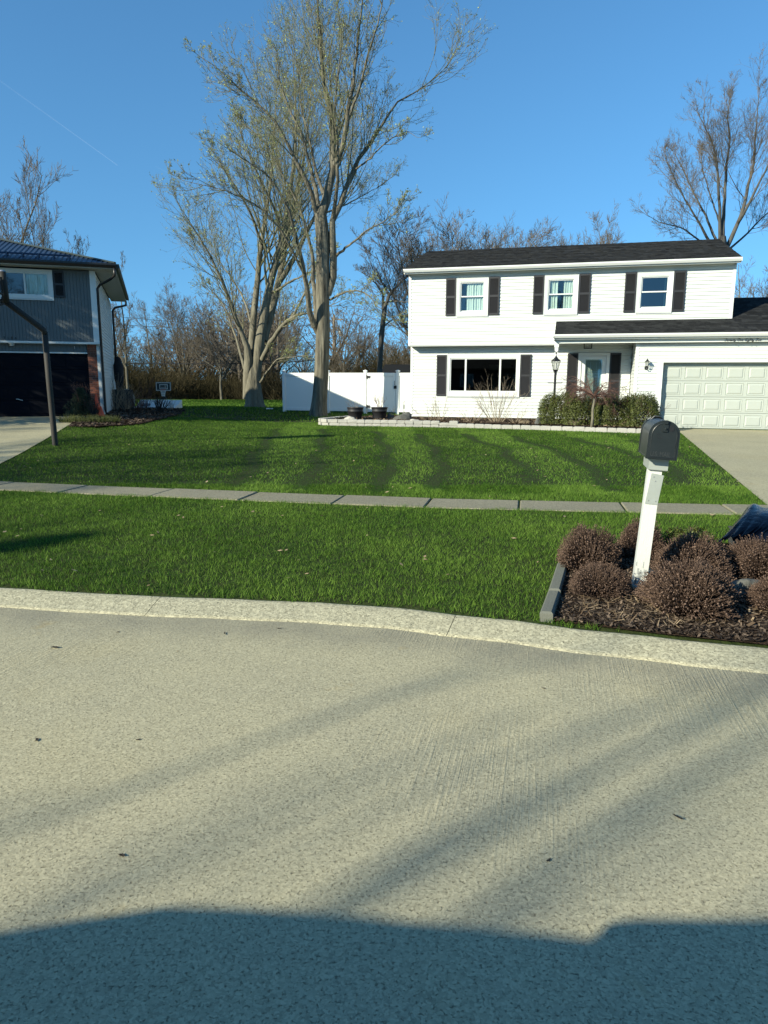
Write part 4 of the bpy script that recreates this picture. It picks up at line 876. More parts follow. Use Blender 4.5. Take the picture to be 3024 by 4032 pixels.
mb = MB(); mb.box(14.6, 14.7, -.9, 6, .1, 2.85); mb.box(7.7, 14.7, 6, 6.1, .1, 2.85); mb.build('garage_side_walls', M['siding'], H1)
# wall lantern beside the garage door
def lantern(mb_b, mb_g, c, s, n=6):
    x, y, z = c
    mb_b.lathe([(.002*s, .62*s), (.012*s, .60*s), (.012*s, .57*s), (.05*s, .50*s), (.12*s, .42*s), (.20*s, .36*s), (.215*s, .345*s), (.19*s, .34*s)], n, c)
    mb_b.lathe([(.085*s, -.01*s), (.10*s, 0), (.10*s, .012*s), (.08*s, .02*s)], n, c)
    for k in range(n):
        a = 2*math.pi*k/n; mb_b.tube([(x+.095*s*math.cos(a), y+.095*s*math.sin(a), z+.01*s), (x+.175*s*math.cos(a), y+.175*s*math.sin(a), z+.345*s)], .009*s, 4)
    mb_g.lathe([(.088*s, .02*s), (.165*s, .335*s)], n, c)
root = MB().tube([(8.03, -1.02, 2.05), (8.03, -1.10, 2.01), (8.03, -1.17, 2.04), (8.03, -1.17, 2.10)], .014, 8).build('wall_lantern', M['black'], H1)
mb = MB(); mg = MB(); lantern(mb, mg, (8.03, -1.17, 2.11), .42, 6); mb.build('lantern_frame', M['black'], root); mg.build('lantern_glass', M['lampglass'], root)
MB().lathe([(0, 0), (.06, 0), (.065, .012), (.05, .03), (0, .03)], 16).build('back_plate', M['black'], root).matrix_local = Matrix.Translation((8.03, -1.0, 2.06)) @ Matrix.Rotation(R(90), 4, 'X')
# porch ceiling light
mb = MB(); mb.box(6.05, 6.35, -.62, -.32, 2.86, 2.897); 
for x_, y_ in ((6.08, -.59), (6.32, -.59), (6.32, -.35), (6.08, -.35)): mb.box(x_-.012, x_+.012, y_-.012, y_+.012, 2.72, 2.86)
mb.box(6.07, 6.33, -.60, -.34, 2.70, 2.722); pl = mb.build('porch_light', M['black'], H1); MB().box(6.09, 6.31, -.58, -.36, 2.723, 2.858).build('light_glass', M['lampglass'], pl)
MB().lathe([(.02, 0), (.03, .03), (.02, .07), (.0, .08)], 10, (6.2, -.47, 2.74)).build('bulb', M['white'], pl)
# number words on the frieze
GL = {'S': [[(.55, .85), (.45, 1), (.25, .95), (.2, .8), (.45, .5), (.42, .2), (.2, .02), (.0, .1)]], 'e': [[(0, .25), (.3, .35), (.25, .5), (.08, .42), (.06, .15), (.2, 0), (.42, .15)]], 'v': [[(0, .45), (.12, .45), (.18, .02), (.38, .45), (.48, .4)]],
 'n': [[(0, 0), (.05, .45), (.05, .1), (.2, .43), (.32, .4), (.32, .05), (.45, .1)]], 't': [[(.12, .8), (.08, .1), (.2, 0), (.32, .1)], [(-.02, .5), (.3, .52)]], 'y': [[(0, .45), (.05, .1), (.2, .05), (.35, .45), (.3, -.1), (.15, -.35), (.0, -.25), (.4, .1)]],
 'O': [[(.45, .9), (.2, .95), (.0, .6), (.08, .1), (.35, 0), (.6, .35), (.55, .8), (.35, .9), (.3, .75), (.7, .8)]], 'E': [[(.55, .85), (.35, 1), (.15, .8), (.35, .55), (.1, .4), (.05, .12), (.3, 0), (.55, .15)]], 'i': [[(0, .4), (.05, .05), (.22, .08)], [(.08, .65), (.1, .68)]],
 'g': [[(.32, .42), (.12, .44), (.02, .2), (.15, .04), (.3, .4), (.25, -.2), (.1, -.38), (-.05, -.25), (.45, .1)]], 'h': [[(0, 0), (.15, .95), (.25, .95), (.05, .2), (.2, .43), (.32, .38), (.32, .05), (.45, .1)]], 'T': [[(0, .85), (.2, .98), (.7, .95)], [(.42, .95), (.32, .1), (.1, 0), (.0, .12)]],
 'w': [[(0, .43), (.03, .05), (.2, .1), (.24, .4), (.26, .06), (.45, .1), (.48, .43), (.6, .4)]], 'o': [[(.25, .42), (.05, .35), (.04, .08), (.22, .02), (.33, .25), (.25, .42), (.45, .38)]]}
ADV = dict(S=.62, e=.42, v=.48, n=.46, t=.34, y=.46, O=.76, E=.6, i=.24, g=.48, h=.46, T=.62, w=.6, o=.42)
mb = MB(); pen = 0; text = 'Seventy One Eighty Two'; tw_ = sum(ADV.get(c, .38) for c in text); sc_ = 1.04/tw_
for ch in text:
    for st in GL.get(ch, []):
        mb.tube([(10.21+(pen+x+.32*z)*sc_, -1.236, 2.865+z*.078) for x, z in st], .0055, 5)
    pen += ADV.get(ch, .38)
mb.build('house_number_words', M['lettering'], H1)
MB().bbox(5.0, 5.16, .37, .41, .62, .70, .01).build('wall_vent', M['steel'], H1)
MB().box(-.03, -.013, .36, .40, 5.15, 5.33).build('gutter_end', M['white'], H1)

# ------------------------------------------------------------------ lamp post
bx, by = [float(v) for v in px(2178, 1660, 22.9)[:2]]
lp = empty('lamp_post', (bx, by, float(g(bx, by))+BEDZ-.02), 0, 'black lantern on a post with ladder bar, beside the porch behind the hedge', 'lamp post')
MB().lathe([(.06, 0), (.06, .25), (.042, .3), (.038, .32), (.038, 1.60), (.05, 1.62), (.05, 1.66), (.035, 1.68)], 12).build('post', M['black'], lp)
MB().tube([(-.23, 0, 1.30), (.23, 0, 1.30)], .012, 8).build('ladder_bar', M['black'], lp)
mb = MB(); mg = MB(); lantern(mb, mg, (0, 0, 1.70), .80, 6); mb.lathe([(.07, 0), (.09, .02), (.04, .05)], 12, (0, 0, 1.655)); lh = mb.build('lantern', M['black'], lp); mg.build('lantern_glass', M['lampglass'], lh)
mb = MB(); mb.lathe([(.0, 0), (.03, .02), (.02, .05), (.0, .06)], 8, (0, 0, 2.19)); mb.tube([(0, 0, 2.24), (-.05, 0, 2.28), (-.08, 0, 2.33)], [.012, .012, .004], 5); mb.tube([(0, 0, 2.24), (.05, 0, 2.28), (.08, 0, 2.33)], [.012, .012, .004], 5); mb.build('eagle_finial', M['black'], lh)
MB().lathe([(.02, .0), (.022, .2), (.0, .21)], 8, (0, 0, 1.73)).build('candle', M['white'], lh)

# ------------------------------------------------------------------ white fence with gate
fx, fy = [float(v) for v in px(1121, 1620, 33.9)[:2]]
FY = R(-17.0); fn = empty('fence', (fx, fy, float(g(fx, fy))), FY, 'white vinyl privacy fence with gate between the near maple and the house', 'fence')
def u_at(pxx):  # distance along the fence seen at photo x
    d = np.array([math.cos(FY), math.sin(FY)]); r = px(pxx, 1560, 1.)-EYE; A = np.array([[d[0], -r[0]], [d[1], -r[1]]]); return float(np.linalg.solve(A, -np.array([fx, fy]))[0])
UG, UE, UH = u_at(1439), u_at(1566), u_at(1640)
def post(u):
    mb = MB(); mb.box(u-.065, u+.065, -.065, .065, -.05, 1.86); mb.add([(u-.085, -.085, 1.86), (u+.085, -.085, 1.86), (u+.085, .085, 1.86), (u-.085, .085, 1.86), (u-.085, -.085, 1.90), (u+.085, -.085, 1.90), (u+.085, .085, 1.90), (u-.085, .085, 1.90), (u, 0, 1.94)],
      [(3, 2, 1, 0), (0, 1, 5, 4), (1, 2, 6, 5), (2, 3, 7, 6), (3, 0, 4, 7), (4, 5, 8), (5, 6, 8), (6, 7, 8), (7, 4, 8)]); return mb.build('post', M['fence'], fn)
um = (UG)/2
for u in (0, um+.2, UG, UE, UH+.2): post(u)
def panel(a, b, par, zb=.06, zt=1.80):
    MB().bbox(a, b, -.045, .045, zt-.15, zt, .01).build('rail', M['fence'], par); MB().bbox(a, b, -.045, .045, zb, zb+.14, .01).build('rail', M['fence'], par)
    n = max(1, round((b-a)/.155)); w_ = (b-a)/n; me = None
    for i in range(n):
        if me is None: o = MB().bbox(0, w_, -.018, .018, zb+.14, zt-.15, .006).build('fence_board', M['fence'], par); me = o.data; o.location = (a, 0, 0)
        else: link('fence_board', me, par, (a+i*w_, 0, 0))
panel(.065, um+.2-.065, fn); panel(um+.265, UG-.065, fn); panel(UE+.065, UH+.135, fn)
gt = MB().box(UG+.085, UG+.20, -.03, .03, .05, 1.80).box(UE-.20, UE-.085, -.03, .03, .05, 1.80).build('gate', M['fence'], fn); panel(UG+.20, UE-.20, gt)
mb = MB()
for z in (.30, 1.62): mb.box(UG+.03, UG+.22, -.062, -.046, z-.05, z+.05); mb.tube([(UG+.075, -.075, z-.08), (UG+.075, -.075, z+.08)], .018, 8)
mb.build('hinges', M['black'], gt)
mb = MB(); mb.box(UE-.17, UE-.03, -.065, -.046, 1.10, 1.24); mb.tube([(UE-.13, -.06, 1.28), (UE-.13, -.10, 1.30), (UE-.13, -.10, 1.42), (UE-.13, -.06, 1.44)], .014, 6); mb.build('latch', M['black'], gt)
s_ = empty('garden_tap_post', gp(*px(1590, 1640, 31)[:2]), 0, 'slim grey tap post between the gate and the house corner', 'tap post')
MB().box(-.02, .02, -.02, .02, 0, .62).build('stake', M['bare'], s_); MB().bbox(-.05, .05, -.05, .03, .30, .48, .01).build('valve_box', M['bare'], s_); MB().tube([(-.02, -.03, .60), (.06, -.05, .62)], .02, 6).build('tap', M['steel'], s_)

# ------------------------------------------------------------------ block edging of the house bed
wallr = empty('block_edging', (0, 0, 0), 0, 'low curved wall of pale tumbled blocks in front of the white house bed', 'garden wall')
PL = WALL_LINE; seg = [0]
for p, q in zip(PL[:-1], PL[1:]): seg.append(seg[-1]+math.hypot(q[0]-p[0], q[1]-p[1]))
# smooth curve
WS = smoothline([(p[0], p[1], 0, 0) for p in PL], 300, rng)[:, :2]; wd_ = np.concatenate([[0], np.cumsum(np.linalg.norm(np.diff(WS, axis=0), axis=1))])
def wall_at(s): return float(np.interp(s, wd_, WS[:, 0])), float(np.interp(s, wd_, WS[:, 1]))
bm_ = []
for i in range(5):
    r_ = random.Random(i); mb = MB().bbox(-.5, .5, -.5, .5, 0, 1, .09); mb.v = [(x+r_.uniform(-.03, .03), y+r_.uniform(-.04, .04), z+r_.uniform(-.03, .03)*(z > .5)) for x, y, z in mb.v]
    o = mb.build('block', M['stone'], None); bm_.append(o.data); bpy.data.objects.remove(o)
for row in (0, 1):
    s = .1*row
    while s < wd_[-1]-.25:
        L_ = rnd.uniform(.24, .36); x0, y0 = wall_at(s); x1, y1 = wall_at(s+L_); a = math.atan2(y1-y0, x1-x0); xm, ym = (x0+x1)/2, (y0+y1)/2
        hgt = .085 if xm > 1.8 else .115; zb = float(g(xm, ym))
        if xm > 2.3 and row: s += L_; continue
        zz = zb-.02+row*(hgt+.002)
        if xm > 2.2: hgt = .155
        link('block', bm_[rnd.randrange(5)], wallr, (xm, ym, zz), (0, 0, a+rnd.uniform(-.02, .02)), (L_-.012, .20+rnd.uniform(-.01, .01), hgt+rnd.uniform(-.004, .004)))
        s += L_
# ------------------------------------------------------------------ boulders
def boulder(pos, sx, sy, sz, m, label, seed, rz=0, edgy=.25):
    import bmesh
    from mathutils import noise as mn
    bm = bmesh.new(); bmesh.ops.create_icosphere(bm, subdivisions=4, radius=1)
    for v in bm.verts:
        p = v.co.normalized(); n = mn.noise(p*1.1+Vector((seed*7.1, 0, 0)))*edgy*2.2+mn.cell(p*1.9+Vector((seed, 0, 0)))*edgy*.35+mn.noise(p*5+Vector((seed, 3, 0)))*.06
        q = p*(1+n); q.z = max(q.z, -.35); v.co = (q.x*sx, q.y*sy, q.z*sz)
    me = bpy.data.meshes.new('boulder'); bm.to_mesh(me); bm.free(); me.materials.append(m)
    for p in me.polygons: p.use_smooth = True
    o = bpy.data.objects.new('boulder', me); COL.objects.link(o); o.location = pos; o.rotation_euler = (0, 0, rz); return tag(o, label, 'rock', 'boulders in the house bed')
def bed(pxx, pyy, Y, dz=BEDZ): p = px(pxx, pyy, Y); return (float(p[0]), float(p[1]), float(g(p[0], p[1]))+dz)
boulder(bed(1596, 1650, 24.7), .36, .26, .25, M['rockd'], 'large dark grey boulder beside the right tub at the house corner', 1)
boulder(bed(1376, 1655, 24.2), .20, .15, .14, M['rockw'], 'pale rounded stone resting on the block edging below the left tub', 2, .3, .15)
boulder(bed(1634, 1665, 23.4), .19, .13, .10, M['rockw'], 'small pale stone on the edging right of the large dark boulder', 3, 0, .15)
boulder(bed(2132, 1672, 22.6), .25, .17, .22, M['rockd'], 'dark jagged rock just left of the evergreen hedge', 4, .4, .4)
boulder(bed(2072, 1660, 22.9), .20, .15, .10, M['rockb'], 'flat brown stone half buried left of the dark jagged rock', 5, .2, .3)
boulder(bed(2258, 1672, 22.0), .27, .18, .17, M['rockb'], 'brown boulder below the hedge, left of the small weeping tree trunk', 6, 0, .25)
boulder(bed(2480, 1683, 21.55, .10), .33, .22, .26, M['rockb'], 'rounded tan-brown boulder below the hedge, right of the weeping tree trunk', 7, .1, .12)
boulder(bed(1535, 1653, 25.3), .16, .13, .16, M['rockd'], 'small dark stone between the right tub and the large grey boulder', 8, 0, .3)
# ------------------------------------------------------------------ twiggy shrubs, tubs
def twigs(n, h, spread, rg_, lean=.35, k=5, r=.006, br=4):
    a = rg_.random(n)*6.28; s = spread*rg_.random(n)**.6; P0 = np.stack([s*.25*np.cos(a), s*.25*np.sin(a), np.zeros(n)], -1); d = np.stack([np.cos(a)*lean*s/spread*1.6, np.sin(a)*lean*s/spread*1.6, np.ones(n)], -1)
    P = grow(P0, d, h*(.55+.5*rg_.random(n)), k, .09, .02, rg_); Rr = taper(np.full(n, r), k, .45); out = [(P, Rr, 4)]
    if br:
        P1, R1 = kids(P, Rr, br, .25, 1, 32, (.25, .5), 4, .1, .1, rg_, .7, r*.5); out.append((P1, R1, 3)); P2, R2 = kids(P1, R1, 2, .2, 1, 30, (.4, .7), 3, .1, .1, rg_, .8, r*.42); out.append((P2, R2, 3))
    return out
def twig_shrub(pos, n, h, spread, m, label, seed, group=None, cat='shrub', **k):
    rg_ = np.random.default_rng(seed); V, F = tubes(twigs(n, h, spread, rg_, **k)); o = mesh_np('bare_shrub', V, F, m); o.location = pos; return tag(o, label, cat, group)
twig_shrub(bed(1955, 1640, 23.6), 34, 1.45, .8, M['tantwig'], 'tallest bare vase-shaped shrub in front of the picture window', 1, 'bare shrubs against the white house', lean=.5, r=.0065)
twig_shrub(bed(1735, 1640, 24.6), 16, .95, .8, M['tantwig'], 'sparse bare shrub below the left shutter of the picture window', 2, 'bare shrubs against the white house', lean=.7, r=.005)
twig_shrub(bed(1690, 1645, 24.8), 9, .75, .8, M['tantwig'], 'few long arching bare stems nearest the house corner', 3, 'bare shrubs against the white house', lean=.9, r=.005)
twig_shrub(bed(1860, 1645, 23.9), 12, .65, .6, M['tantwig'], 'low bare shrub just left of the tallest one', 4, 'bare shrubs against the white house', lean=.8, r=.0045)
twig_shrub(bed(2030, 1650, 23.2), 10, .7, .5, M['tantwig'], 'thin low bare stems right of the tallest bare shrub', 5, 'bare shrubs against the white house', lean=.7, r=.0045)
def tub(pos, label, seed, s=1.0):
    root = empty('plant_tub', pos, 0, label, 'planter', 'tubs on the house bed'); root.scale = (s, s, s)
    MB().lathe([(.20, 0), (.215, .05), (.255, .26), (.262, .262), (.266, .30), (.262, .30), (.275, .37), (.29, .372), (.29, .41), (.275, .41), (.262, .35), (.01, .34)], 24).build('tub', M['pot'], root, True)
    MB().lathe([(.265, .345), (.2, .365), (.08, .38), (.005, .385)], 16).build('potting_soil', M['mulch'], root)
    V, F = tubes([(P+np.array([0, 0, .36]), Rr, s_) for P, Rr, s_ in twigs(6 if seed == 1 else 14, .55, .3, np.random.default_rng(seed), lean=.8 if seed == 1 else .4, r=.005)]); mesh_np('dry_stems', V, F, M['tantwig'] if seed == 1 else M['redtwig'], root); return root
tub(bed(1399, 1655, 25.0), 'black ribbed tub with a few dry stems, left one near the gate hinge', 1, 1.02); tub(bed(1494, 1651, 25.2), 'black ribbed tub with bushy dry stems, right one in front of the gate', 2, 1.02)
twig_shrub(bed(1340, 1648, 24.8, .12), 60, .20, .28, M['leaf'], 'low tuft of green and tan grass at the left end of the block edging', 9, cat='plant', lean=.8, br=0, r=.004)
twig_shrub(bed(1540, 1648, 25.6, .12), 12, .55, .2, M['tantwig'], 'slim bundle of pale dry stalks behind the right tub', 10, cat='plant', lean=.25, br=2, r=.004)
# ------------------------------------------------------------------ evergreen hedge shrubs
def leafy(pos, rx, ry, rz, n, label, seed, flat=.0, size=.034):
    rg_ = np.random.default_rng(seed); root = empty('boxwood_shrub', pos, 0, label, 'shrub', 'evergreen shrubs beside the porch')
    ph = rg_.random(6)*6
    d = norm(rg_.normal(0, 1, (n, 3))); d[:, 2] = np.abs(d[:, 2])*1.0-.18; az = np.arctan2(d[:, 1], d[:, 0])
    lump = 1+.10*np.sin(3*az+ph[0]+2*d[:, 2])+.07*np.sin(7*az+ph[1])*np.cos(5*d[:, 2]+ph[2])+.05*np.sin(15*az+ph[3]+9*d[:, 2]); rr = (.62+.42*rg_.random(n)**.45)*lump
    sq = np.sign(d)*np.abs(d)**(.75); p = sq*rr[:, None]*np.array([rx, ry, rz]); p[:, 2] += rz*.22; p = p[p[:, 2] > .02]; n = len(p)
    nn = norm(p*np.array([1/rx, 1/ry, 1/rz])+rg_.normal(0, .55, (n, 3))); a = norm(np.cross(nn, rg_.normal(0, 1, (n, 3)))); b = np.cross(nn, a); s = (size*(.6+.7*rg_.random(n)))[:, None]
    V = np.stack([p-a*s*.6, p-b*s*.38+nn*s*.15, p+a*s*.6+nn*s*.25, p+b*s*.38+nn*s*.15], 1).reshape(-1, 3)
    A = np.clip(.25+.45*rg_.random(n)+.30*np.sin(az[:n] if len(az) >= n else 0)*.3, 0, 1); A = np.where(rg_.random(n) < .12, 1, A)
    mesh_np('foliage', V, np.arange(n*4).reshape(n, 4), M['leaf'], root, attr=np.repeat(A, 4))
    V, F = tubes([(P, Rr, s_) for P, Rr, s_ in twigs(40, rz*1.22, rx*.95, rg_, lean=.6, r=.006)]); mesh_np('stems', V, F, M['redtwig'], root)
    return root
leafy(bed(2205, 1668, 22.6), .70, .5, .86, 17000, 'left rounded boxwood hiding the foot of the lamp post', 1)
leafy(bed(2300, 1670, 22.2), .78, .5, .80, 15000, 'boxwood in the hedge middle, behind the weeping tree', 2)
leafy(bed(2410, 1670, 21.9), .72, .5, .80, 15000, 'boxwood right of the weeping tree trunk', 3)
leafy(bed(2515, 1680, 21.4), .60, .5, .86, 15000, 'rightmost bright green boxwood against the garage door', 4)
# weeping maple
wm = empty('weeping_maple', bed(2330, 1672, 21.3), 0, 'small leafless weeping maple with straight pale trunk in front of the hedge', 'tree'); rg_ = np.random.default_rng(77)
MB().tube([(0, 0, -.1), (.015, 0, .25), (.0, 0, .5), (.03, 0, .78), (.02, 0, .92)], [.05, .04, .036, .04, .03], 10).build('trunk', M['bark2'], wm, True)
n = 26; a = rg_.random(n)*6.28; P = grow(np.tile([.02, 0, .86], (n, 1))+rg_.normal(0, .02, (n, 3)), np.stack([np.cos(a), np.sin(a)*.8, .75+.4*rg_.random(n)], -1), .75+.45*rg_.random(n), 10, .16, -.17, rg_); Rr = taper(np.full(n, .017), 10, .3)
P1, R1 = kids(P, Rr, 9, .2, 1, 45, (.25, .5), 6, .2, -.12, rg_, .6, .005); P2, R2 = kids(P1, R1, 5, .2, 1, 45, (.35, .7), 4, .2, -.08, rg_, .7, .0035)
V, F = tubes([(P, Rr, 5), (P1, R1, 4), (P2, R2, 3)]); mesh_np('crown', V, F, M['redtwig'], wm)
# ================================================================== GREY HOUSE (local x along the front, y inward)
Y2R = R(17.8); H2 = empty('grey_house', (-9.637, 24.44, 0), Y2R, 'grey and white two-storey house with blue metal roof and dark garage at left edge', 'house')
def text_mesh(name, s, size, mat_, parent, depth=.004, shear=0., space=1.0):
    cu = bpy.data.curves.new(name, 'FONT'); cu.body = s; cu.size = size; cu.extrude = depth; cu.shear = shear; cu.space_character = space
    o = bpy.data.objects.new(name, cu); COL.objects.link(o); bpy.context.view_layer.update()
    me = bpy.data.meshes.new_from_object(o.evaluated_get(bpy.context.evaluated_depsgraph_get())); bpy.data.objects.remove(o); me.materials.clear(); me.materials.append(mat_)
    r = bpy.data.objects.new(name, me); COL.objects.link(r); r.parent = parent; return r
GWIN = (-3.05, -1.26, 4.20, 5.12)
mb = MB(); 
for a, b, c, d in cut(-9, -.10, 2.86, 5.15, [(GWIN[0]+.03, GWIN[1]-.03, GWIN[2]+.03, 5.15)]): mb.box(a, b, .015, .12, c, d)
fw = mb.build('upper_wall', M['gsiding'], H2)
ca = {}
def vboard(x, z0, z1, y, par):
    k = round(z1-z0, 3)
    if k not in ca:
        o = MB().prism([(.004, .016), (.004, .004), (.010, 0), (.092, 0), (.098, .004), (.098, .016)], 2, 0, z1-z0).build('siding_board', M['gsiding'], par); ca[k] = o.data; o.location = (x, y, z0)
    else: link('siding_board', ca[k], par, (x, y, z0))
for i in range(44):
    x = -.22-i*.102
    if GWIN[0] < x+.05 < GWIN[1]: vboard(x, 2.87, GWIN[2]+.02, -.002, fw)
    else: vboard(x, 2.87, 5.12, -.002, fw)
w = MB(); frame_ring(w, *GWIN, .10, -.05, .02); frame_ring(w, GWIN[0]-.02, GWIN[1]+.02, GWIN[2]-.04, GWIN[3], .03, -.062, -.051); GW = w.build('window', M['white'], H2)
fr = MB(); frame_ring(fr, GWIN[0]+.10, GWIN[1]-.10, GWIN[2]+.10, GWIN[3]-.10, .04, -.02, .05); fr.box(-2.10, -2.05, -.03, .05, GWIN[2]+.14, GWIN[3]-.14); fr.build('frame', M['white'], GW)
MB().box(-2.91, -2.10, .02, .024, 4.34, 4.98).build('pane', M['glassb'], GW); MB().box(-2.05, -1.40, .01, .014, 4.34, 4.98).build('pane', M['glass'], GW)
curtain(GW, -2.04, -1.38, 4.3, 5.0, .10, 40, .012, 5); mb = MB()
for i in range(26): mb.box(-2.95, -2.08, .09, .10, 4.31+i*.027, 4.330+i*.027)
tag(mb.build('blind', M['roomwall'], GW), kind='stuff'); room(GW, -2.98, -1.36, 4.2, 5.05, .13, 1.5)
shutter(H2, -1.22, -.90, 4.27, 5.10, -.004)
mb = MB(); mb.box(-.12, .06, -.028, .09, 2.865, 5.16); mb.build('corner_board', M['white'], H2)
mb = MB(); mb.box(-9, .06, -.05, .2, 2.80, 2.862); mb.build('band_board', M['white'], H2)
MB().box(-9, .05, -.04, .16, 2.785, 2.80).build('overhang_soffit', M['gsoffit'], H2)
lw = MB().box(-9, -.37, .165, .25, 2.515, 2.79).build('lower_wall', M['gsiding'], H2)
for i in range(42): vboard(-.48-i*.102, 2.53, 2.785, .15, lw)
MB().box(-9, -.36, .13, .2, 2.485, 2.527).build('door_head_trim', M['white'], H2)
gd2 = MB().box(-5.3, -.36, .24, .30, .40, 2.485).build('garage_door', M['navy'], H2)
pm = None
for r_ in range(4):
    z0 = .41+r_*.518; MB().bbox(-5.29, -.37, .215, .24, z0+.004, z0+.514, .006).build('door_section', M['navy'], gd2)
    for c_ in range(8):
        if pm is None:
            o = MB().bbox(0, .47, 0, .03, 0, .34, .025).build('door_panel', M['navy'], gd2); pm = o.data; o.location = (-5.2+c_*.61, .202, z0+.08)
        else: link('door_panel', pm, gd2, (-5.2+c_*.61, .202, z0+.08))
MB().tube([(-2.66, .2, .98), (-2.60, .17, .985), (-2.52, .17, .955), (-2.46, .2, .94)], .012, 6).build('handle', M['white'], gd2)
# brick pier, brick by brick
pier = MB().box(-.355, .035, .165, .6, .2, 2.79).build('brick_pier', M['mortar'], H2)
bms = []
for t_ in range(6):
    for L_ in (.205, .095):
        o = MB().bbox(0, L_-.008, 0, .1, 0, .060, .004, t=t_/5).build('brick', M['brick'], pier, tint=True); bms.append((L_, o.data)); bpy.data.objects.remove(o)
for i in range(38):
    z = .22+i*.0677; x = -.355
    for L_ in ((.205, .185) if i % 2 == 0 else (.095, .205, .09)):
        c_ = rnd.choice([m_ for l_, m_ in bms if l_ == (.205 if L_ > .1 else .095)]); o = link('brick', c_, pier, (x+.002, .150+rnd.uniform(0, .003), z), sc_=(L_/(.205 if L_ > .1 else .095), 1, 1)); x += L_
# side wall with lapped boards, facing the lawn
sw = MB().box(-.06, .028, .09, 9.3, .28, 5.16).build('side_wall', M['siding'], H2)
bo = MB().prism([(.012, 0), (-.016, .002), (-.017, .012), (.0, CRS-.001), (.012, CRS-.001)], 0, 0, 9.18).build('siding_board', M['siding'], sw); bo.location = (.042, .10, .30); bo.rotation_euler = (0, 0, R(90))
for i in range(1, 42): link('siding_board', bo.data, sw, (.042, .10, .30+i*CRS), (0, 0, R(90)))
mb = MB(); mb.box(-9, .0, 9.2, 9.3, .2, 5.16); mb.box(-9, -8.9, .1, 9.2, .2, 5.16); mb.box(-.05, .05, .02, .16, .15, .30); mb.build('rear_walls', M['siding'], H2)
# hip roof
EX, EY, EZ, SL = .72, -.52, 5.34, .30; D_ = 8.9+.52; HALF = (D_+.5)/2
A0 = (EX, EY, EZ); A1 = (EX, EY+2*HALF, EZ); RA = (EX-HALF, EY+HALF, EZ+SL*HALF); RB = (-12, EY+HALF, EZ+SL*HALF); B0 = (-12, EY, EZ); B1 = (-12, EY+2*HALF, EZ)
mb = MB(); mb.add([A0, A1, RA, RB, B0, B1], [(4, 0, 2, 3), (0, 1, 2), (1, 5, 3, 2)]); mb.v += [(x, y, z-.06) for x, y, z in mb.v[:6]]; mb.t += [.5]*6; mb.f += [(0, 4, 10, 6), (1, 0, 6, 7), (5, 1, 7, 11)]
rf = mb.build('roof', M['blueroof'], H2)
i = 0; x = EX-.12
while x > -5.2:
    run = min(EX-x, HALF); y1 = EY+run; z1 = EZ+SL*run
    if run > .1: MB().add([(x-.02, EY-.01, EZ), (x-.008, EY-.01, EZ+.028), (x+.008, EY-.01, EZ+.028), (x+.02, EY-.01, EZ), (x-.02, y1, z1), (x-.008, y1, z1+.028), (x+.008, y1, z1+.028), (x+.02, y1, z1)], [(0, 1, 2, 3), (0, 4, 5, 1), (1, 5, 6, 2), (2, 6, 7, 3)]).build('roof_rib', M['blueroof'], rf)
    x -= .152
MB().tube([(EX, EY, EZ+.02), (RA[0], RA[1], RA[2]+.02)], .05, 6).build('hip_cap', M['greentrim'], rf); MB().tube([(EX, EY+2*HALF, EZ+.02), (RA[0], RA[1], RA[2]+.02)], .05, 6).build('hip_cap', M['greentrim'], rf)
sg = MB()
for dd in (.42, .58): sg.tube([(EX-1.35, EY+dd, EZ+SL*dd+.10), (-9, EY+dd, EZ+SL*dd+.10)], .018, 6)
x = EX-1.4
while x > -6: sg.box(x-.02, x+.02, EY+.30, EY+.62, EZ+SL*.3, EZ+SL*.5+.11); x -= .456
sg.build('snow_guard', M['blueroof'], rf)
gutter('gutter', -9, EX+.02, EY+.01, EZ-.135, H2, M['black'], .12, .13)
gu = gutter('gutter', 0, 2*HALF, 0, 0, H2, M['greentrim'], .12, .13); gu.location = (EX, EY, EZ-.135); gu.rotation_euler = (0, 0, R(90)); gu.scale = (1, 1, 1)
MB().box(-9, EX, EY, .02, EZ-.165, EZ-.14).build('front_soffit', M['gsoffit'], H2)
sf = MB().box(.06, EX, .02, 2*HALF+EY, EZ-.166, EZ-.15).build('side_soffit', M['gsoffit'], H2)
for k_ in range(32): MB().box(.065, EX-.005, .04+k_*.3, .32+k_*.3, EZ-.176, EZ-.167).build('soffit_panel', M['gsoffit'], sf)
ds = MB().tube([(EX-.03, EY-.05, 5.2), (EX-.03, EY-.03, 4.98), (EX-.16, EY+.12, 4.88), (.18, -.0, 4.72), (.10, .03, 4.60), (.10, .03, .62), (.12, .03, .50), (.45, .10, .40), (.9, .5, .38), (2.2, 1.2, .36)], .042, 8).build('downspout', M['black'], H2, True)
MB().tube([(EX-.03, 9.72, 5.2), (EX-.03, 9.70, 5.02), (EX-.2, 9.5, 4.95), (.22, 9.3, 4.86), (.12, 9.22, 4.70), (.12, 9.22, .4)], .05, 8).build('downspout', M['black'], H2, True)
for s_, x_ in zip('7184', (-2.84, -2.73, -2.62, -2.51)):
    t_ = text_mesh('house_number', s_, .12, M['lettering'], H2); t_.matrix_local = Matrix.Translation((x_, -.012, 2.905)) @ Matrix.Rotation(R(90), 4, 'X')
mb = MB(); mb.lathe([(.0, .0), (.07, .0), (.07, .03), (.10, .06), (.10, .08), (0, .08)], 14, (-2.62, .05, 2.705)); mb.build('soffit_light', M['gsoffit'], H2)
MB().box(-.75, -.74, .12, .14, 2.64, 2.73).build('trim_tag', M['white'], H2)

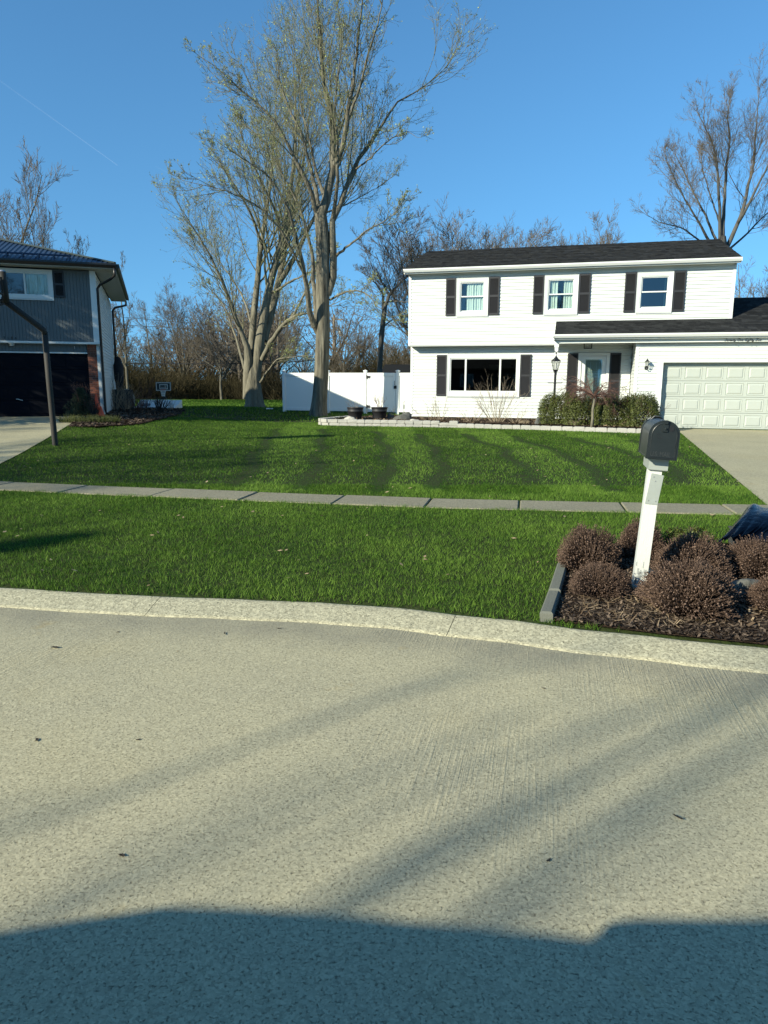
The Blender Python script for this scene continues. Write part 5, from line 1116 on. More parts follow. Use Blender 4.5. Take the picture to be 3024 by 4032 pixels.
# ------------------------------------------------------------------ steel basketball pole by the neighbour's driveway
pb = px(216, 1748, 15.6); hp = empty('basketball_pole', (float(pb[0]), float(pb[1]), float(g(pb[0], pb[1]))), 0, 'leaning dark steel basketball pole with bent arm beside the left driveway', 'basketball pole')
W0 = np.array(hp.location); P = lambda x, y, Y: tuple(px(x, y, Y)-W0)
MB().tube([(0, 0, -.2), P(217, 1745, 15.6), P(195, 1520, 15.6), P(176, 1308, 15.6)], .062, 14).build('post', M['rusty'], hp, True)
MB().tube([P(177, 1318, 15.6), P(172, 1300, 15.58), P(100, 1245, 15.35), P(22, 1188, 15.1)], .062, 14).build('arm', M['rusty'], hp, True)
MB().tube([P(24, 1192, 15.1), P(17, 1135, 15.05), P(8, 1067, 15.0)], .068, 14).build('upright', M['rusty'], hp, True)
MB().lathe([(.0, .02), (.05, .01), (.07, -.02), (.0, -.02)], 14, P(8, 1066, 15.0)).build('cap', M['steel'], hp)
MB().tube([P(3, 1090, 14.9), P(12, 1160, 14.95), P(4, 1195, 14.95)], .02, 6).tube([P(12, 1160, 14.95), P(-12, 1150, 14.7)], .02, 6).tube([P(0, 1180, 14.9), P(13, 1195, 15), P(-10, 1205, 14.8)], .025, 6).build('bracket', M['rusty'], hp)
bbp = np.array(P(-80, 1120, 14.5)); mb = MB(); mb.box(bbp[0]-.75, bbp[0]+.35, bbp[1]-.02, bbp[1]+.02, bbp[2]-.45, bbp[2]+.5); mb.build('backboard', M['board'], hp)

# ------------------------------------------------------------------ things beside the grey house
def at(x, y, Y, dz=0.): p = px(x, y, Y); return (float(p[0]), float(p[1]), float(g(p[0], p[1]))+dz)
def juniper(pos, label, seed):
    rg_ = np.random.default_rng(seed); root = empty('juniper_shrub', pos, 0, label, 'shrub')
    V, F = tubes(twigs(16, 1.1, .3, rg_, lean=.2, r=.007)); mesh_np('stems', V, F, M['redtwig'], root); n = 9000
    z = .05+.85*rg_.random(n)**1.3; a = rg_.random(n)*6.28; r = .42*(1-.75*(z/.9)**1.5)*rg_.random(n)**.6*(1+.4*np.sin(2*a+z*4)+.25*np.sin(5*a-z*9)); p = np.stack([r*np.cos(a)-.08, r*np.sin(a), z], -1); d = norm(rg_.normal(0, 1, (n, 3))+np.array([0, 0, .6])); q = norm(np.cross(d, rg_.normal(0, 1, (n, 3))))
    V = np.stack([p-q*.008, p+q*.008, p+d*.05], 1).reshape(-1, 3); mesh_np('foliage', V, np.arange(n*3).reshape(n, 3), M['spruce'], root, attr=np.repeat(rg_.random(n), 3)); return root
juniper(at(335, 1650, 23.6, .06), 'half-dead juniper with bare upper twigs in front of the dark garage door', 3)
twig_shrub(at(372, 1655, 23.4, .06), 26, .60, .22, M['rusty'], 'clump of blunt dark stumpy stems in front of the brick pier', 21, cat='shrub', lean=.25, br=0, r=.016)
def cone(pos, label, h=.42, tilt=0):
    root = empty('traffic_cone', pos, .3, label, 'traffic cone', 'orange cones by the brick pier'); root.rotation_euler = (tilt, 0, .3)
    MB().lathe([(.11, .02), (.10, .06), (.02, h), (.0, h+.004)], 16).build('cone_body', M['orange'], root, True); MB().bbox(-.14, .14, -.14, .14, 0, .025, .01).build('base', M['orange'], root)
cone(at(384, 1640, 23.7, .28), 'upper orange cone leaning on the stumpy stems by the brick pier', .50, .1); cone(at(400, 1650, 23.5, .04), 'lower orange cone standing on the mulch below the brick pier', .34)
# folded patio umbrella, tank, panel
up_ = at(478, 1640, 31.5); um_ = empty('patio_umbrella', up_, 0, 'tall folded patio umbrella in a dark cover behind the grey house corner', 'patio umbrella'); zt = float(px(478, 1402, 31.5)[2])-up_[2]
MB().tube([(0, 0, 0), (0, 0, .9)], .03, 8).build('pole', M['black'], um_); MB().lathe([(.04, .75), (.10, .8), (.20, 1.3), (.21, 1.9), (.18, zt-.35), (.12, zt-.1), (.0, zt)], 14).build('cover', M['umbr'], um_, True)
tp_ = at(506, 1640, 31.0); tk = empty('gas_tank', tp_, 0, 'large weathered domed gas tank behind the dark panel beside the grey house', 'gas tank'); zs_ = float(px(506, 1562, 31.0)[2])-tp_[2]; zc_ = float(px(506, 1545, 31.)[2])-tp_[2]
MB().lathe([(.30, 0), (.31, .05), (.31, zs_-.05), (.28, zs_+.05), (.20, zs_+.15), (.08, zc_), (.0, zc_)], 24).build('tank_body', M['tank'], tk, True)
MB().lathe([(.10, zc_-.03), (.10, zc_+.15), (.09, zc_+.15), (.09, zc_-.03)], 14).build('valve_collar', M['tank'], tk); MB().tube([(0, 0, zc_), (0, 0, zc_+.1), (.03, -.05, zc_+.12)], .02, 6).build('valve', M['steel'], tk)
pn = at(489, 1642, 30.2); pl_ = empty('screen_panel', pn, R(5), 'dark weathered board screen standing in front of the gas tank', 'screen')
for i in range(9): MB().bbox(-.42+i*.094, -.42+i*.094+.088, -.01, .01, .02, .84+.01*math.sin(i*2), .004).build('slat', M['box'], pl_)
MB().box(-.42, .42, .012, .04, .2, .26).box(-.42, .42, .012, .04, .65, .71).build('crossbar', M['box'], pl_)
for i, (x_, Y_, n, h, sp, lab, mt) in enumerate([(455, 29, 20, 1.5, .5, 'climbing bare stems against the white side wall of the grey house', 'tantwig'), (500, 29.3, 26, 1.0, .6, 'tangle of pale dry stems in front of the dark screen', 'tantwig'), (548, 28.4, 40, .68, .36, 'reddish dark dead bush right of the dark screen', 'redtwig'), (632, 27.5, 30, .62, .34, 'dark clump of cut stems in front of the white ground boards', 'rusty'), (575, 31, 18, 1.3, .6, 'loose bare bush between the gas tank and the toy hoop', 'redtwig'), (680, 29.5, 14, .5, .4, 'small grey bush right of the white ground boards', 'tantwig')]):
    twig_shrub(at(x_, 1640, Y_, .03), n, h, sp, M[mt], lab, 40+i, 'bare shrubs beside the grey house', lean=.45, r=.016 if mt == 'rusty' else .007, br=1 if mt == 'rusty' else 4)
rg_ = np.random.default_rng(90); n = 900; a = rg_.random(n)*6.28; r = rg_.random(n)**.5; P0 = np.stack([-8.75+.9*r*np.cos(a), 21.2+.45*r*np.sin(a), np.zeros(n)], -1); P0[:, 2] = g(P0[:, 0], P0[:, 1])+.03
V, F = tubes([(grow(P0, rg_.normal(0, .5, (n, 3))+np.array([0, 0, 1]), .12+.14*rg_.random(n), 4, .2, -.1, rg_), taper(np.full(n, .009), 4, .2), 3)])
tag(mesh_np('daylily_leaves', V, F, M['leaf'], attr=np.repeat(.2+.5*rg_.random(n), 12)), 'low patch of strappy green leaves in the left mulch bed', 'plant', kind='stuff')
# toy hoop
tp_ = at(647, 1590, 34.0); th = empty('toy_basketball_hoop', tp_, R(4), 'small portable basketball hoop with dark white-framed backboard in the back yard', 'basketball hoop')
zb0 = float(px(646, 1540, 34)[2])-tp_[2]; zb1 = float(px(646, 1504, 34)[2])-tp_[2]
MB().tube([(0, .05, .1), (0, .05, zb0+.1)], .025, 8).build('pole', M['black'], th)
MB().tube([(-.16, 0, .12), (0, .04, .62)], .016, 6).tube([(.20, 0, .12), (0, .04, .62)], .016, 6).build('braces', M['black'], th); MB().bbox(-.25, .3, -.05, .35, 0, .16, .03).build('base', M['black'], th)
bb_ = MB().bbox(-.36, .36, -.015, .015, zb0, zb1, .006).build('backboard', M['board'], th); mb = MB(); frame_ring(mb, -.34, .34, zb0+.02, zb1-.02, .032, -.022, -.016); mb.build('border', M['white'], bb_)
mb = MB(); frame_ring(mb, -.18, .2, zb0+.09, zb1-.11, .03, -.024, -.016); mb.build('target_square', M['white'], bb_)
mb = MB(); mb.tube([(-.11, -.02, zb0+.15), (-.09, -.02, zb0+.19), (-.05, -.02, zb0+.15), (-.02, -.02, zb0+.19), (.02, -.02, zb0+.15), (.05, -.02, zb0+.18), (.08, -.02, zb0+.15), (.13, -.02, zb0+.19)], .009, 4); mb.tube([(.04, -.02, zb0+.23), (.12, -.02, zb0+.25), (.10, -.02, zb0+.20)], .008, 4); mb.build('scribble_mark', M['white'], bb_)
mb = MB(); k = 20; mb.tube([(.01+.13*math.cos(2*math.pi*i/k), -.16+.13*math.sin(2*math.pi*i/k), zb0+.06) for i in range(k+1)], .01, 5); mb.build('rim', M['orange'], th)
mb = MB()
for i in range(10):
    for s_ in (1, -1):
        a = 2*math.pi*i/10; a2 = a+s_*.5; a3 = a; mb.tube([(.01+.13*math.cos(a), -.16+.13*math.sin(a), zb0+.05), (.01+.09*math.cos(a2), -.16+.09*math.sin(a2), zb0-.09), (.01+.07*math.cos(a3), -.16+.07*math.sin(a3), zb0-.24)], .008, 3)
mb.build('net', M['net'], th)
# white ground boards (bag toss boards)
for x_, Y_, w_, rz, lab in ((600, 31.8, .72, .06, 'white bag toss board with dark round mark, left one on the back lawn'), (668, 31.2, .38, -.1, 'shorter white bag toss board, right one on the back lawn')):
    b_ = empty('bag_toss_board', at(x_, 1615, Y_, .04), rz, lab, 'game board', 'white boards on the back lawn'); bd_ = MB().add([(-w_*.9, -.3, .02), (w_*.9, -.3, .02), (w_*.9, .6, .34), (-w_*.9, .6, .34), (-w_*.9, -.3, 0), (w_*.9, -.3, 0), (w_*.9, .6, 0), (-w_*.9, .6, 0)], [(0, 1, 2, 3), (4, 5, 1, 0), (5, 6, 2, 1), (6, 7, 3, 2), (7, 4, 0, 3)]).build('board', M['white'], b_)
    if w_ > .5: MB().lathe([(.10, 0), (.19, 0), (.19, .006), (.10, .006)], 20).build('round_mark', M['black'], bd_).matrix_local = Matrix.Translation((-.25, -.02, .125)) @ Matrix.Rotation(math.atan(.32/.9), 4, 'X')
# ------------------------------------------------------------------ utility poles and wires
def upole(x, ytop, Y, r, lab, arm=True):
    p = px(x, ytop, Y); b = (float(p[0]), float(p[1]), float(g(p[0], p[1]))); root = empty('utility_pole', b, 0, lab, 'utility pole', 'poles beyond the fence'); h = float(p[2])-b[2]
    MB().tube([(0, 0, -.2), (0.1, 0, h)], [r*1.15, r*.8], 10).build('pole', M['pole'], root)
    if arm:
        MB().box(-.1, 1.1, -.06, .06, h-.55, h-.42).build('cross_arm', M['pole'], root); MB().lathe([(.0, 0), (.13, 0), (.13, .8), (0, .8)], 12, (.75, 0, h-2.3)).build('insulator_stay', M['gsoffit'], root).rotation_euler = (0, 0, 0)
    return root
upole(1312, 1240, 82, .17, 'weathered wooden utility pole seen above the fence right of the near maple'); upole(1092, 1300, 88, .13, 'thin pale utility pole seen between the two maples', False)
def wire(pts, Y, r, lab):
    P = [tuple(px(x, y, Y_)) for (x, y), Y_ in zip(pts, Y)]; L_ = smoothline([(*p, 0) for p in P], 14, rng)[:, :3]
    tag(MB().tube([tuple(p) for p in L_], r, 5).build('overhead_cable', M['wire'], None), lab, 'cable', 'cables across the woods')
wire([(300, 1427), (700, 1432), (1095, 1428), (1330, 1408)], (58, 58, 58, 58), .035, 'thickest black cable, lowest across the woods left of the near maple')
wire([(1320, 1412), (1420, 1440), (1560, 1470), (1640, 1480)], (58, 58, 57, 56), .030, 'black cable sagging to the right from the pole to the white house')
wire([(300, 1232), (500, 1250), (700, 1268), (1100, 1290), (1310, 1262)], (75, 75, 76, 78, 82), .022, 'highest thin cable across the woods'); wire([(300, 1264), (500, 1280), (760, 1296), (1100, 1320), (1310, 1300)], (75, 75, 76, 78, 82), .022, 'second thin cable, just under the highest one')
wire([(300, 1388), (560, 1394), (900, 1384), (1100, 1378), (1310, 1355)], (75, 75, 76, 78, 82), .022, 'thin cable halfway up the woods above the thickest one')
wire([(1290, 1492), (1450, 1486), (1560, 1478), (1640, 1470)], (48, 48, 48, 48), .014, 'pale thin cable just above the gate top')
# distant dark roofed shed behind gate
sh0 = at(1590, 1540, 52); shd = empty('garden_shed', sh0, R(-14), 'dark grey shed roof showing over the fence beside the house corner', 'shed')
MB().box(-1.6, 3, 0, 3, 0, 1.9).build('wall', M['box'], shd); MB().prism([(-.2, 1.88), (3.2, 1.88), (1.5, 2.75)], 0, -1.8, 3.2).build('roof', M['shingle'], shd)

# ================================================================== MAILBOX
pm_ = px(2518, 2303, 5.08); mbx = empty('mailbox', (float(pm_[0]), 5.08, .115), 0, 'black domed mailbox on a leaning white wooden post beside the street', 'mailbox'); mbx.rotation_euler = (0, R(3.4), R(-13.5))
MB().bbox(-.047, .047, 0, .094, -.15, .955, .006).build('post', M['postw'], mbx)
rg_ = np.random.default_rng(3); mb = MB()
for i in range(26):
    x0 = rg_.uniform(-.045, .03); z0 = rg_.random()**2*.16; mb.box(x0, x0+rg_.uniform(.003, .016), -.0012, .001, z0, z0+rg_.uniform(.01, .07))
mb.build('peeled_paint', M['bare'], mbx)
MB().bbox(-.052, .080, -.022, .30, .868, .955, .005).build('bracket', M['plate'], mbx)
mp = MB().add([(-.022, -.006, .845), (.062, -.006, .835), (.046, -.006, .62), (-.040, -.006, .62), (-.022, -.0015, .845), (.062, -.0015, .835), (.046, -.0015, .62), (-.040, -.0015, .62)], [(0, 3, 2, 1), (0, 1, 5, 4), (1, 2, 6, 5), (2, 3, 7, 6), (3, 0, 4, 7)]).build('metal_plate', M['plate'], mbx)
for x_, z_ in ((-.005, .82), (-.02, .645), (.03, .645), (.01, .79)): MB().lathe([(0, 0), (.005, 0), (.004, .003), (0, .003)], 8).build('screw', M['steel'], mp).matrix_local = Matrix.Translation((x_, -.006, z_)) @ Matrix.Rotation(R(90), 4, 'X')
bx_ = empty('box_pivot', (0, 0, 0))
bpy.data.objects.remove(bx_)
def arch(w, h, n=20, ins=0.):
    r = w/2-ins; zc = h-w/2; P = [(-r, ins), (r, ins)]
    for i in range(n+1):
        a = math.pi*i/n; P.append((r*math.cos(a), zc+r*math.sin(a)))
    return P
BW, BH, BL = .195, .268, .49; X0, Y0_, Z0 = .012, -.118, .957
def shiftm(mb): mb.v = [(x+X0, y+Y0_, z+Z0) for x, y, z in mb.v]; return mb
body = shiftm(MB().prism(arch(BW, BH), 1, .012, BL)).build('box_body', M['mailbox'], mbx)
mb = MB(); n_ = len(arch(BW, BH)); o_ = arch(BW+.012, BH+.006); mb.prism(o_, 1, 0, .022); shiftm(mb).build('rolled_rim', M['mailbox'], mbx); shiftm(MB().prism(arch(BW+.010, BH+.005), 1, BL-.012, BL+.006)).build('rolled_rim', M['mailbox'], mbx)
dr_ = shiftm(MB().prism(arch(BW, BH-.004, ins=.006), 1, -.004, .0)).build('door', M['mailbox'], mbx)
mb = MB(); P_ = [(x, z+.0) for x, z in arch(BW-.03, BH-.03)]; P_ = [(x, z+.016) for x, z in P_]; mb.tube([(x, -.004, z) for x, z in P_]+[(P_[0][0], -.004, P_[0][1])], .0035, 6); shiftm(mb).build('door_bead', M['mailbox'], dr_)
mb = MB(); mb.bbox(-.018, .018, -.014, -.004, BH-.075, BH-.006, .004); mb.bbox(-.012, .012, -.022, -.012, BH-.022, BH+.008, .004); mb.lathe([(0, 0), (.008, 0), (.008, .01), (0, .01)], 10, (0, -.02, BH-.055)); shiftm(mb).build('latch', M['mailbox'], dr_)
mb = MB(); mb.lathe([(0, 0), (.017, 0), (.017, .002), (0, .002)], 18); o = mb.build('worn_spot', M['black'], dr_); o.matrix_local = Matrix.Translation((X0+.042, Y0_-.005, Z0+BH-.045)) @ Matrix.Rotation(R(90), 4, 'X') @ Matrix.Diagonal((1, 1.4, 1, 1))
t_ = text_mesh('raised_words', 'U.S. MAIL', .042, M['mailtext'], dr_, .0012); t_.matrix_local = Matrix.Translation((X0-.078, Y0_-.005, Z0+.022)) @ Matrix.Rotation(R(90), 4, 'X') @ Matrix.Diagonal((.80, 1.15, 1, 1))
mb = MB(); mb.box(-.055, -.035, -.0055, -.004, .175, .18); mb.box(-.040, -.034, -.0055, -.004, .15, .158); mb.box(-.03, -.008, -.0055, -.004, .15, .156); shiftm(mb).build('worn_number', M['black'], dr_)
mb = MB(); mb.box(BW/2+.002, BW/2+.006, .20, .235, .06, .16); mb.lathe([(0, 0), (.012, 0), (.012, .004), (0, .004)], 10, (BW/2, .218, .06)); shiftm(mb).build('flag', M['mailbox'], mbx)
mb = MB(); mb.tube([(-.06, BL-.02, BH-.03), (-.02, BL-.02, BH+.012), (.02, BL-.03, BH+.012), (.05, BL-.02, BH-.02)], .008, 8); shiftm(mb).build('rear_hinge', M['mailbox'], mbx)
mb = MB()
for i in range(5): mb.lathe([(0, 0), (.003, 0), (.003, .003), (0, .003)], 6, (-BW/2-.001, .05+i*.09, .012))
shiftm(mb).build('rivets', M['steel'], mbx)

# edging stones of the mailbox bed
for a, b, wd, lab in (((1.065, 4.435), (1.225, 4.90), .085, 'front flat grey edging stone, nearer the street, left of the dry flower mounds'), ((1.235, 4.93), (1.475, 5.66), .085, 'rear flat grey edging stone, longer one against the grass')):
    L_ = math.hypot(b[0]-a[0], b[1]-a[1]); o = MB().bbox(0, L_, -wd/2, wd/2, -.06, .055, .012).build('edging_stone', M['slab'], None); o.location = (a[0], a[1], float(g(*a))+.01); o.rotation_euler = (R(-3), R(-1), math.atan2(b[1]-a[1], b[0]-a[0])); tag(o, lab, 'edging stone', 'edging stones of the mailbox bed')
# dry flower mounds
def mound_mesh(seed, n):
    rg_ = np.random.default_rng(seed); d = norm(rg_.normal(0, 1, (n, 3))); d[:, 2] = np.abs(d[:, 2]); d = norm(d+np.array([0, 0, .12])); ph = rg_.random(3)*6; az = np.arctan2(d[:, 1], d[:, 0])
    R0 = (.86+.16*rg_.random(n)+.09*np.sin(3*az+ph[0])+.07*np.sin(5*az+ph[1]+3*d[:, 2])); tip = d*R0[:, None]; root_ = np.stack([d[:, 0]*.15, d[:, 1]*.15, np.zeros(n)], -1); st = root_+(tip-root_)*(.45+.1*rg_.random(n))[:, None]
    mid = (st+tip)/2+rg_.normal(0, .02, (n, 3)); tip = tip+rg_.normal(0, .032, (n, 3)); P = np.stack([st, mid, tip], 1); V1, F1 = tubes([(P, np.tile([.009, .007, .005], (n, 1)), 3)])
    # short side stems
    m = n; h = tip; s = (.010+.019*rg_.random(m)**2)[:, None]; u = norm(rg_.normal(0, 1, (m, 3))); v = norm(np.cross(u, rg_.normal(0, 1, (m, 3)))); w_ = np.cross(u, v)
    O = np.stack([h+u*s, h+v*s, h-u*s, h-v*s, h+w_*s, h-w_*s], 1).reshape(-1, 3); f = np.array([(0, 1, 4), (1, 2, 4), (2, 3, 4), (3, 0, 4), (1, 0, 5), (2, 1, 5), (3, 2, 5), (0, 3, 5)]); F2 = (np.arange(m)[:, None, None]*6+f[None]).reshape(-1, 3)
    V3 = np.random.default_rng(seed+1); core = MB().lathe([(.55, 0), (.62, .25), (.5, .5), (.25, .66), (0, .7)], 16)
    a1 = np.repeat(.15+.75*rg_.random(n), 9); a2 = np.repeat(np.clip(.1+.9*rg_.random(m)**1.3, 0, 1), 6)
    return (V1, F1, a1), (O, F2, a2), core
MM = []
for s_ in (1, 2, 3):
    (V1, F1, a1), (O_, F2, a2), core = mound_mesh(s_*17, 3000)
    o1 = mesh_np('stems', V1, F1, M['sedum'], attr=a1); o2 = mesh_np('seed_heads', O_, F2, M['sedum'], attr=a2); o3 = core.build('inner_stems', M['mulch']); MM.append([o.data for o in (o1, o2, o3)])
    for o in (o1, o2, o3): bpy.data.objects.remove(o)
for i, (x, y, r, h, lab) in enumerate([(1.66, 5.62, .25, .36, 'dry brown flower mound behind left of the mailbox post, above the edging stone'), (1.57, 5.00, .215, .235, 'low dry brown flower mound in front left of the mailbox post'), (2.10, 4.66, .315, .345, 'largest dry brown flower mound just right of the mailbox post foot'),
        (2.42, 5.42, .29, .34, 'dry brown flower mound directly behind the largest one'), (2.22, 5.98, .20, .34, 'farthest dry brown flower mound, right of the post beside green grass'), (3.02, 5.42, .32, .30, 'dry brown flower mound in front of the black plastic sheet at right edge'), (2.74, 4.66, .24, .27, 'dry brown flower mound nearest the street at right edge')]):
    mo = empty('flower_mound', (x, y, float(g(x, y))+.01), i*1.3, lab, 'dead plant', 'dry flower mounds round the mailbox'); mo.scale = (r*1.04, r*1.04, h*.93)
    for nm, me in zip(('stems', 'seed_heads', 'inner_stems'), MM[i % 3]): link(nm, me, mo)
gs = leafy((2.68, 6.05, .12), .22, .2, .2, 4500, 'small dark evergreen left of the black plastic sheet', 9, size=.018); gs['group'] = 'small evergreens in the mailbox bed'
o = boulder((2.66, 5.02, .10), .16, .11, .09, M['rockd'], 'dark grey stone between the mounds in the mailbox bed', 12, .3, .2); o['group'] = 'stones in the mailbox bed'
# ------------------------------------------------------------------ black sheet over a box
rows = [[(2900, 2070, 6.75), (2945, 2030, 6.75), (3000, 2040, 6.8), (3100, 2040, 6.85), (3300, 2050, 6.9), (3500, 2060, 6.9)],
 [(2915, 2042, 6.45), (2958, 1986, 6.45), (3010, 1997, 6.5), (3100, 2003, 6.5), (3300, 2012, 6.6), (3500, 2060, 6.6)],
 [(2893, 2060, 6.25), (2938, 2018, 6.2), (3000, 2016, 6.15), (3100, 2022, 6.15), (3300, 2032, 6.2), (3500, 2075, 6.3)],
 [(2865, 2095, 6.1), (2905, 2062, 6.02), (2985, 2060, 5.95), (3100, 2062, 5.92), (3300, 2075, 6.0), (3520, 2100, 6.1)],
 [(2838, 2132, 6.05), (2868, 2105, 5.93), (2950, 2102, 5.86), (3050, 2098, 5.84), (3300, 2110, 5.9), (3530, 2125, 6.0)],
 [(2824, 2160, 6.02), (2845, 2122, 5.90), (2935, 2126, 5.82), (3045, 2134, 5.80), (3300, 2140, 5.86), (3535, 2150, 6.0)]]
G_ = np.array([[px(*c) for c in r] for r in rows]); NU, NV = 110, 70
def cr(P, t):
    n = len(P)-1; i = min(int(t*n), n-1); s = t*n-i; p1, p2 = P[i], P[i+1]; p0 = P[i-1] if i else 2*p1-p2; p3 = P[i+2] if i+2 <= n else 2*p2-p1
    return .5*((2*p1)+(-p0+p2)*s+(2*p0-5*p1+4*p2-p3)*s*s+(-p0+3*p1-3*p2+p3)*s**3)
mid_ = [[cr(G_[r], u) for u in np.linspace(0, 1, NU)] for r in range(len(rows))]; V = []
for j, t in enumerate(np.linspace(0, 1, NV)):
    for i in range(NU):
        p = cr([m_[i] for m_ in mid_], t); u = i/NU; k = smooth(.15, 1, t)
        p = p+np.array([0, -1, .4])*(.010*math.sin(u*60+3*math.sin(t*3+u*9))*k+.006*math.sin(u*140+t*4)*k**2+.008*math.sin(u*22+t*9))+np.array([0, 0, 1])*(.018*math.sin(u*75)*k**4); V.append(p)
F = [(j*NU+i, (j+1)*NU+i, (j+1)*NU+i+1, j*NU+i+1) for j in range(NV-1) for i in range(NU-1)]
sheet = mesh_np('plastic_sheet', V, F, M['bag'], None, True); sm = sheet.modifiers.new('thickness', 'SOLIDIFY'); sm.thickness = .003; tag(sheet, 'navy black plastic sheet draped over a box at the right edge', 'plastic sheet')
p_ = px(2896, 2180, 6.08); bo_ = empty('covered_box', (float(p_[0]), float(p_[1]), .12), R(-17), 'dark grey box under the black plastic sheet at the right edge', 'box')
MB().bbox(0, .85, 0, .42, 0, .155, .02).build('box_body', M['box'], bo_); MB().bbox(-.01, .86, -.01, .43, .155, .17, .01).build('box_lid', M['box'], bo_)
# ------------------------------------------------------------------ chips, litter, fallen leaves
def chips(name, poly, n, size, dz, lab, m='chip', cap=None, tall=.35, thin=1.):
    rg_ = np.random.default_rng(len(name)); x0 = min(p[0] for p in poly); x1 = max(p[0] for p in poly); y0 = min(p[1] for p in poly); y1 = max(p[1] for p in poly)
    x = rg_.uniform(x0, x1, n*3); y = rg_.uniform(y0, y1, n*3); k = inpoly(x, y, poly); x = x[k][:n]; y = y[k][:n]; n = len(x); a = rg_.random(n)*6.28; L_ = size*(.4+rg_.random(n)); w_ = L_*(.15+.3*rg_.random(n))*thin; tl = rg_.normal(0, tall, n)
    c = np.stack([x, y, g(x, y)+dz+.006*rg_.random(n)], -1); d = np.stack([np.cos(a)*np.cos(tl), np.sin(a)*np.cos(tl), np.sin(tl)], -1); q = np.stack([-np.sin(a), np.cos(a), rg_.normal(0, .3, n)], -1)
    V = np.stack([c-d*L_[:, None]/2-q*w_[:, None]/2, c+d*L_[:, None]/2-q*w_[:, None]/2, c+d*L_[:, None]/2+q*w_[:, None]/2, c-d*L_[:, None]/2+q*w_[:, None]/2], 1).reshape(-1, 3)
    return tag(mesh_np(name, V, np.arange(n*4).reshape(n, 4), M[m], attr=np.repeat(rg_.random(n)**1.7, 4)), lab, 'mulch', kind='stuff')
chips('mulch_chips', BED_MAIL, 30000, .028, .022, 'dark shredded mulch in the mailbox bed')
chips('bark_chips', BED_HOUSE, 16000, .07, BEDZ+.01, 'brown bark chips and leaves in the white house bed'); chips('bark_mulch', BED_LEFT, 9000, .09, .05, 'brown mulch beside the grey house')
chips('leaf_litter', [(1.25, 4.55), (1.6, 5.3), (2.0, 5.2), (1.9, 4.5), (2.3, 4.3), (1.6, 4.3)], 420, .075, .03, 'dry straw and leaf scraps in front of the mailbox post', 'oak', thin=.22); chips('dry_leaves', [(2.3, 4.3), (2.5, 4.8), (2.9, 4.9), (2.9, 4.2)], 90, .045, .03, 'scattered tan leaf scraps at the right of the mailbox bed', 'oak')
chips('shed_leaves', BED_HOUSE, 900, .10, BEDZ+.03, 'dry tan leaves caught in the white house bed', 'oak')
def leaf_mesh(seed):
    r_ = random.Random(seed); P = []; n = 14
    for i in range(n):
        a = 2*math.pi*i/n; rr = (.030 if i % 2 else .018)*(1+.3*r_.random()); P.append((rr*math.cos(a)*1.7, rr*math.sin(a), .006+.010*r_.random()))
    V = P+[(0, 0, .004)]+[(x, y, z-.0012) for x, y, z in P]+[(0, 0, .0028)]; F = [(i, (i+1) % n, n) for i in range(n)]+[((i+1) % n+n+1, i+n+1, 2*n+1) for i in range(n)]
    o = mesh_np('l', V, F, M['oak'], attr=[r_.random()]*len(V)); m_ = o.data; bpy.data.objects.remove(o); m_.name = 'leaf'; return m_
LM = [leaf_mesh(i) for i in range(4)]
def pg(x, y): d = FWD+RIGHT*(x-1512)/FPX-UP*(y-2016)/FPX; t = -1.6/d[2]; p = EYE+d*t; return float(p[0]), float(p[1])
M['deadleaf'] = mat('dark wet leaf', (.03, .022, .014), .8)
for i, (x, y, s_, lab) in enumerate([(218, 2552, 1.1, 'curled dark leaf on the street near the left edge, under the kerb'), (885, 2496, .9, 'flat dark twig scrap on the street below the kerb, left of centre'), (1100, 2476, .6, 'small dark crumb near the kerb, mid-left'), (146, 2916, .7, 'small dark pebble-like leaf on the street at far left'), (545, 2914, .5, 'tiny leaf scrap on the street left of the middle'),
      (2670, 3222, .9, 'thin curled leaf on the sunlit street at the right'), (2160, 3390, .5, 'small dark scrap on the street near the lower right shadow'), (2142, 2712, .5, 'dark crumb on the street below the mailbox bed'), (465, 2490, .5, 'small dark crumb near the kerb at the left'), (480, 3370, .6, 'small dark crumb close to the car shadow at left'), (700, 2565, .35, 'tiny pale scrap on the street left of centre')]):
    X_, Y_ = pg(x, y); o = bpy.data.objects.new('fallen_leaf', LM[i % 4].copy()); o.data.materials.clear(); o.data.materials.append(M['deadleaf'] if i != 10 else M['oak']); COL.objects.link(o); o.location = (X_, Y_, .001); o.rotation_euler = (0, 0, i*1.7); s_ *= .45; o.scale = (s_, s_*(.35 if i in (1, 5) else .8), s_*1.4); tag(o, lab, 'leaf', 'leaf scraps on the street')
for i, (x, y, z, lab) in enumerate([(2.02, 5.24, .16, 'large tan oak leaf caught on the right of the mailbox post'), (1.84, 4.72, .10, 'pale oak leaf lying in front of the mailbox post'), (1.95, 4.83, .12, 'second tan oak leaf beside the foot of the post')]):
    o = bpy.data.objects.new('oak_leaf', LM[i]); COL.objects.link(o); o.location = (x, y, z); o.rotation_euler = (.5, .3*i, i*2.); o.scale = (1.5, 1.5, 2); tag(o, lab, 'leaf', 'oak leaves round the mailbox post')
n_ = 240; rg_ = np.random.default_rng(55); y_ = rg_.uniform(4.9, 20, n_); x_ = rg_.uniform(-1, 1, n_)*.55*y_; k_ = lawn_mask(x_, y_); x_ = x_[k_]; y_ = y_[k_]; n_ = len(x_); a_ = rg_.random(n_)*6.28; s_ = (.012+.022*rg_.random(n_))[:, None]; c_ = np.stack([x_, y_, g(x_, y_)+.03], -1); d_ = np.stack([np.cos(a_), np.sin(a_), .4*rg_.random(n_)], -1); q_ = np.stack([-np.sin(a_), np.cos(a_), .2+0*a_], -1)
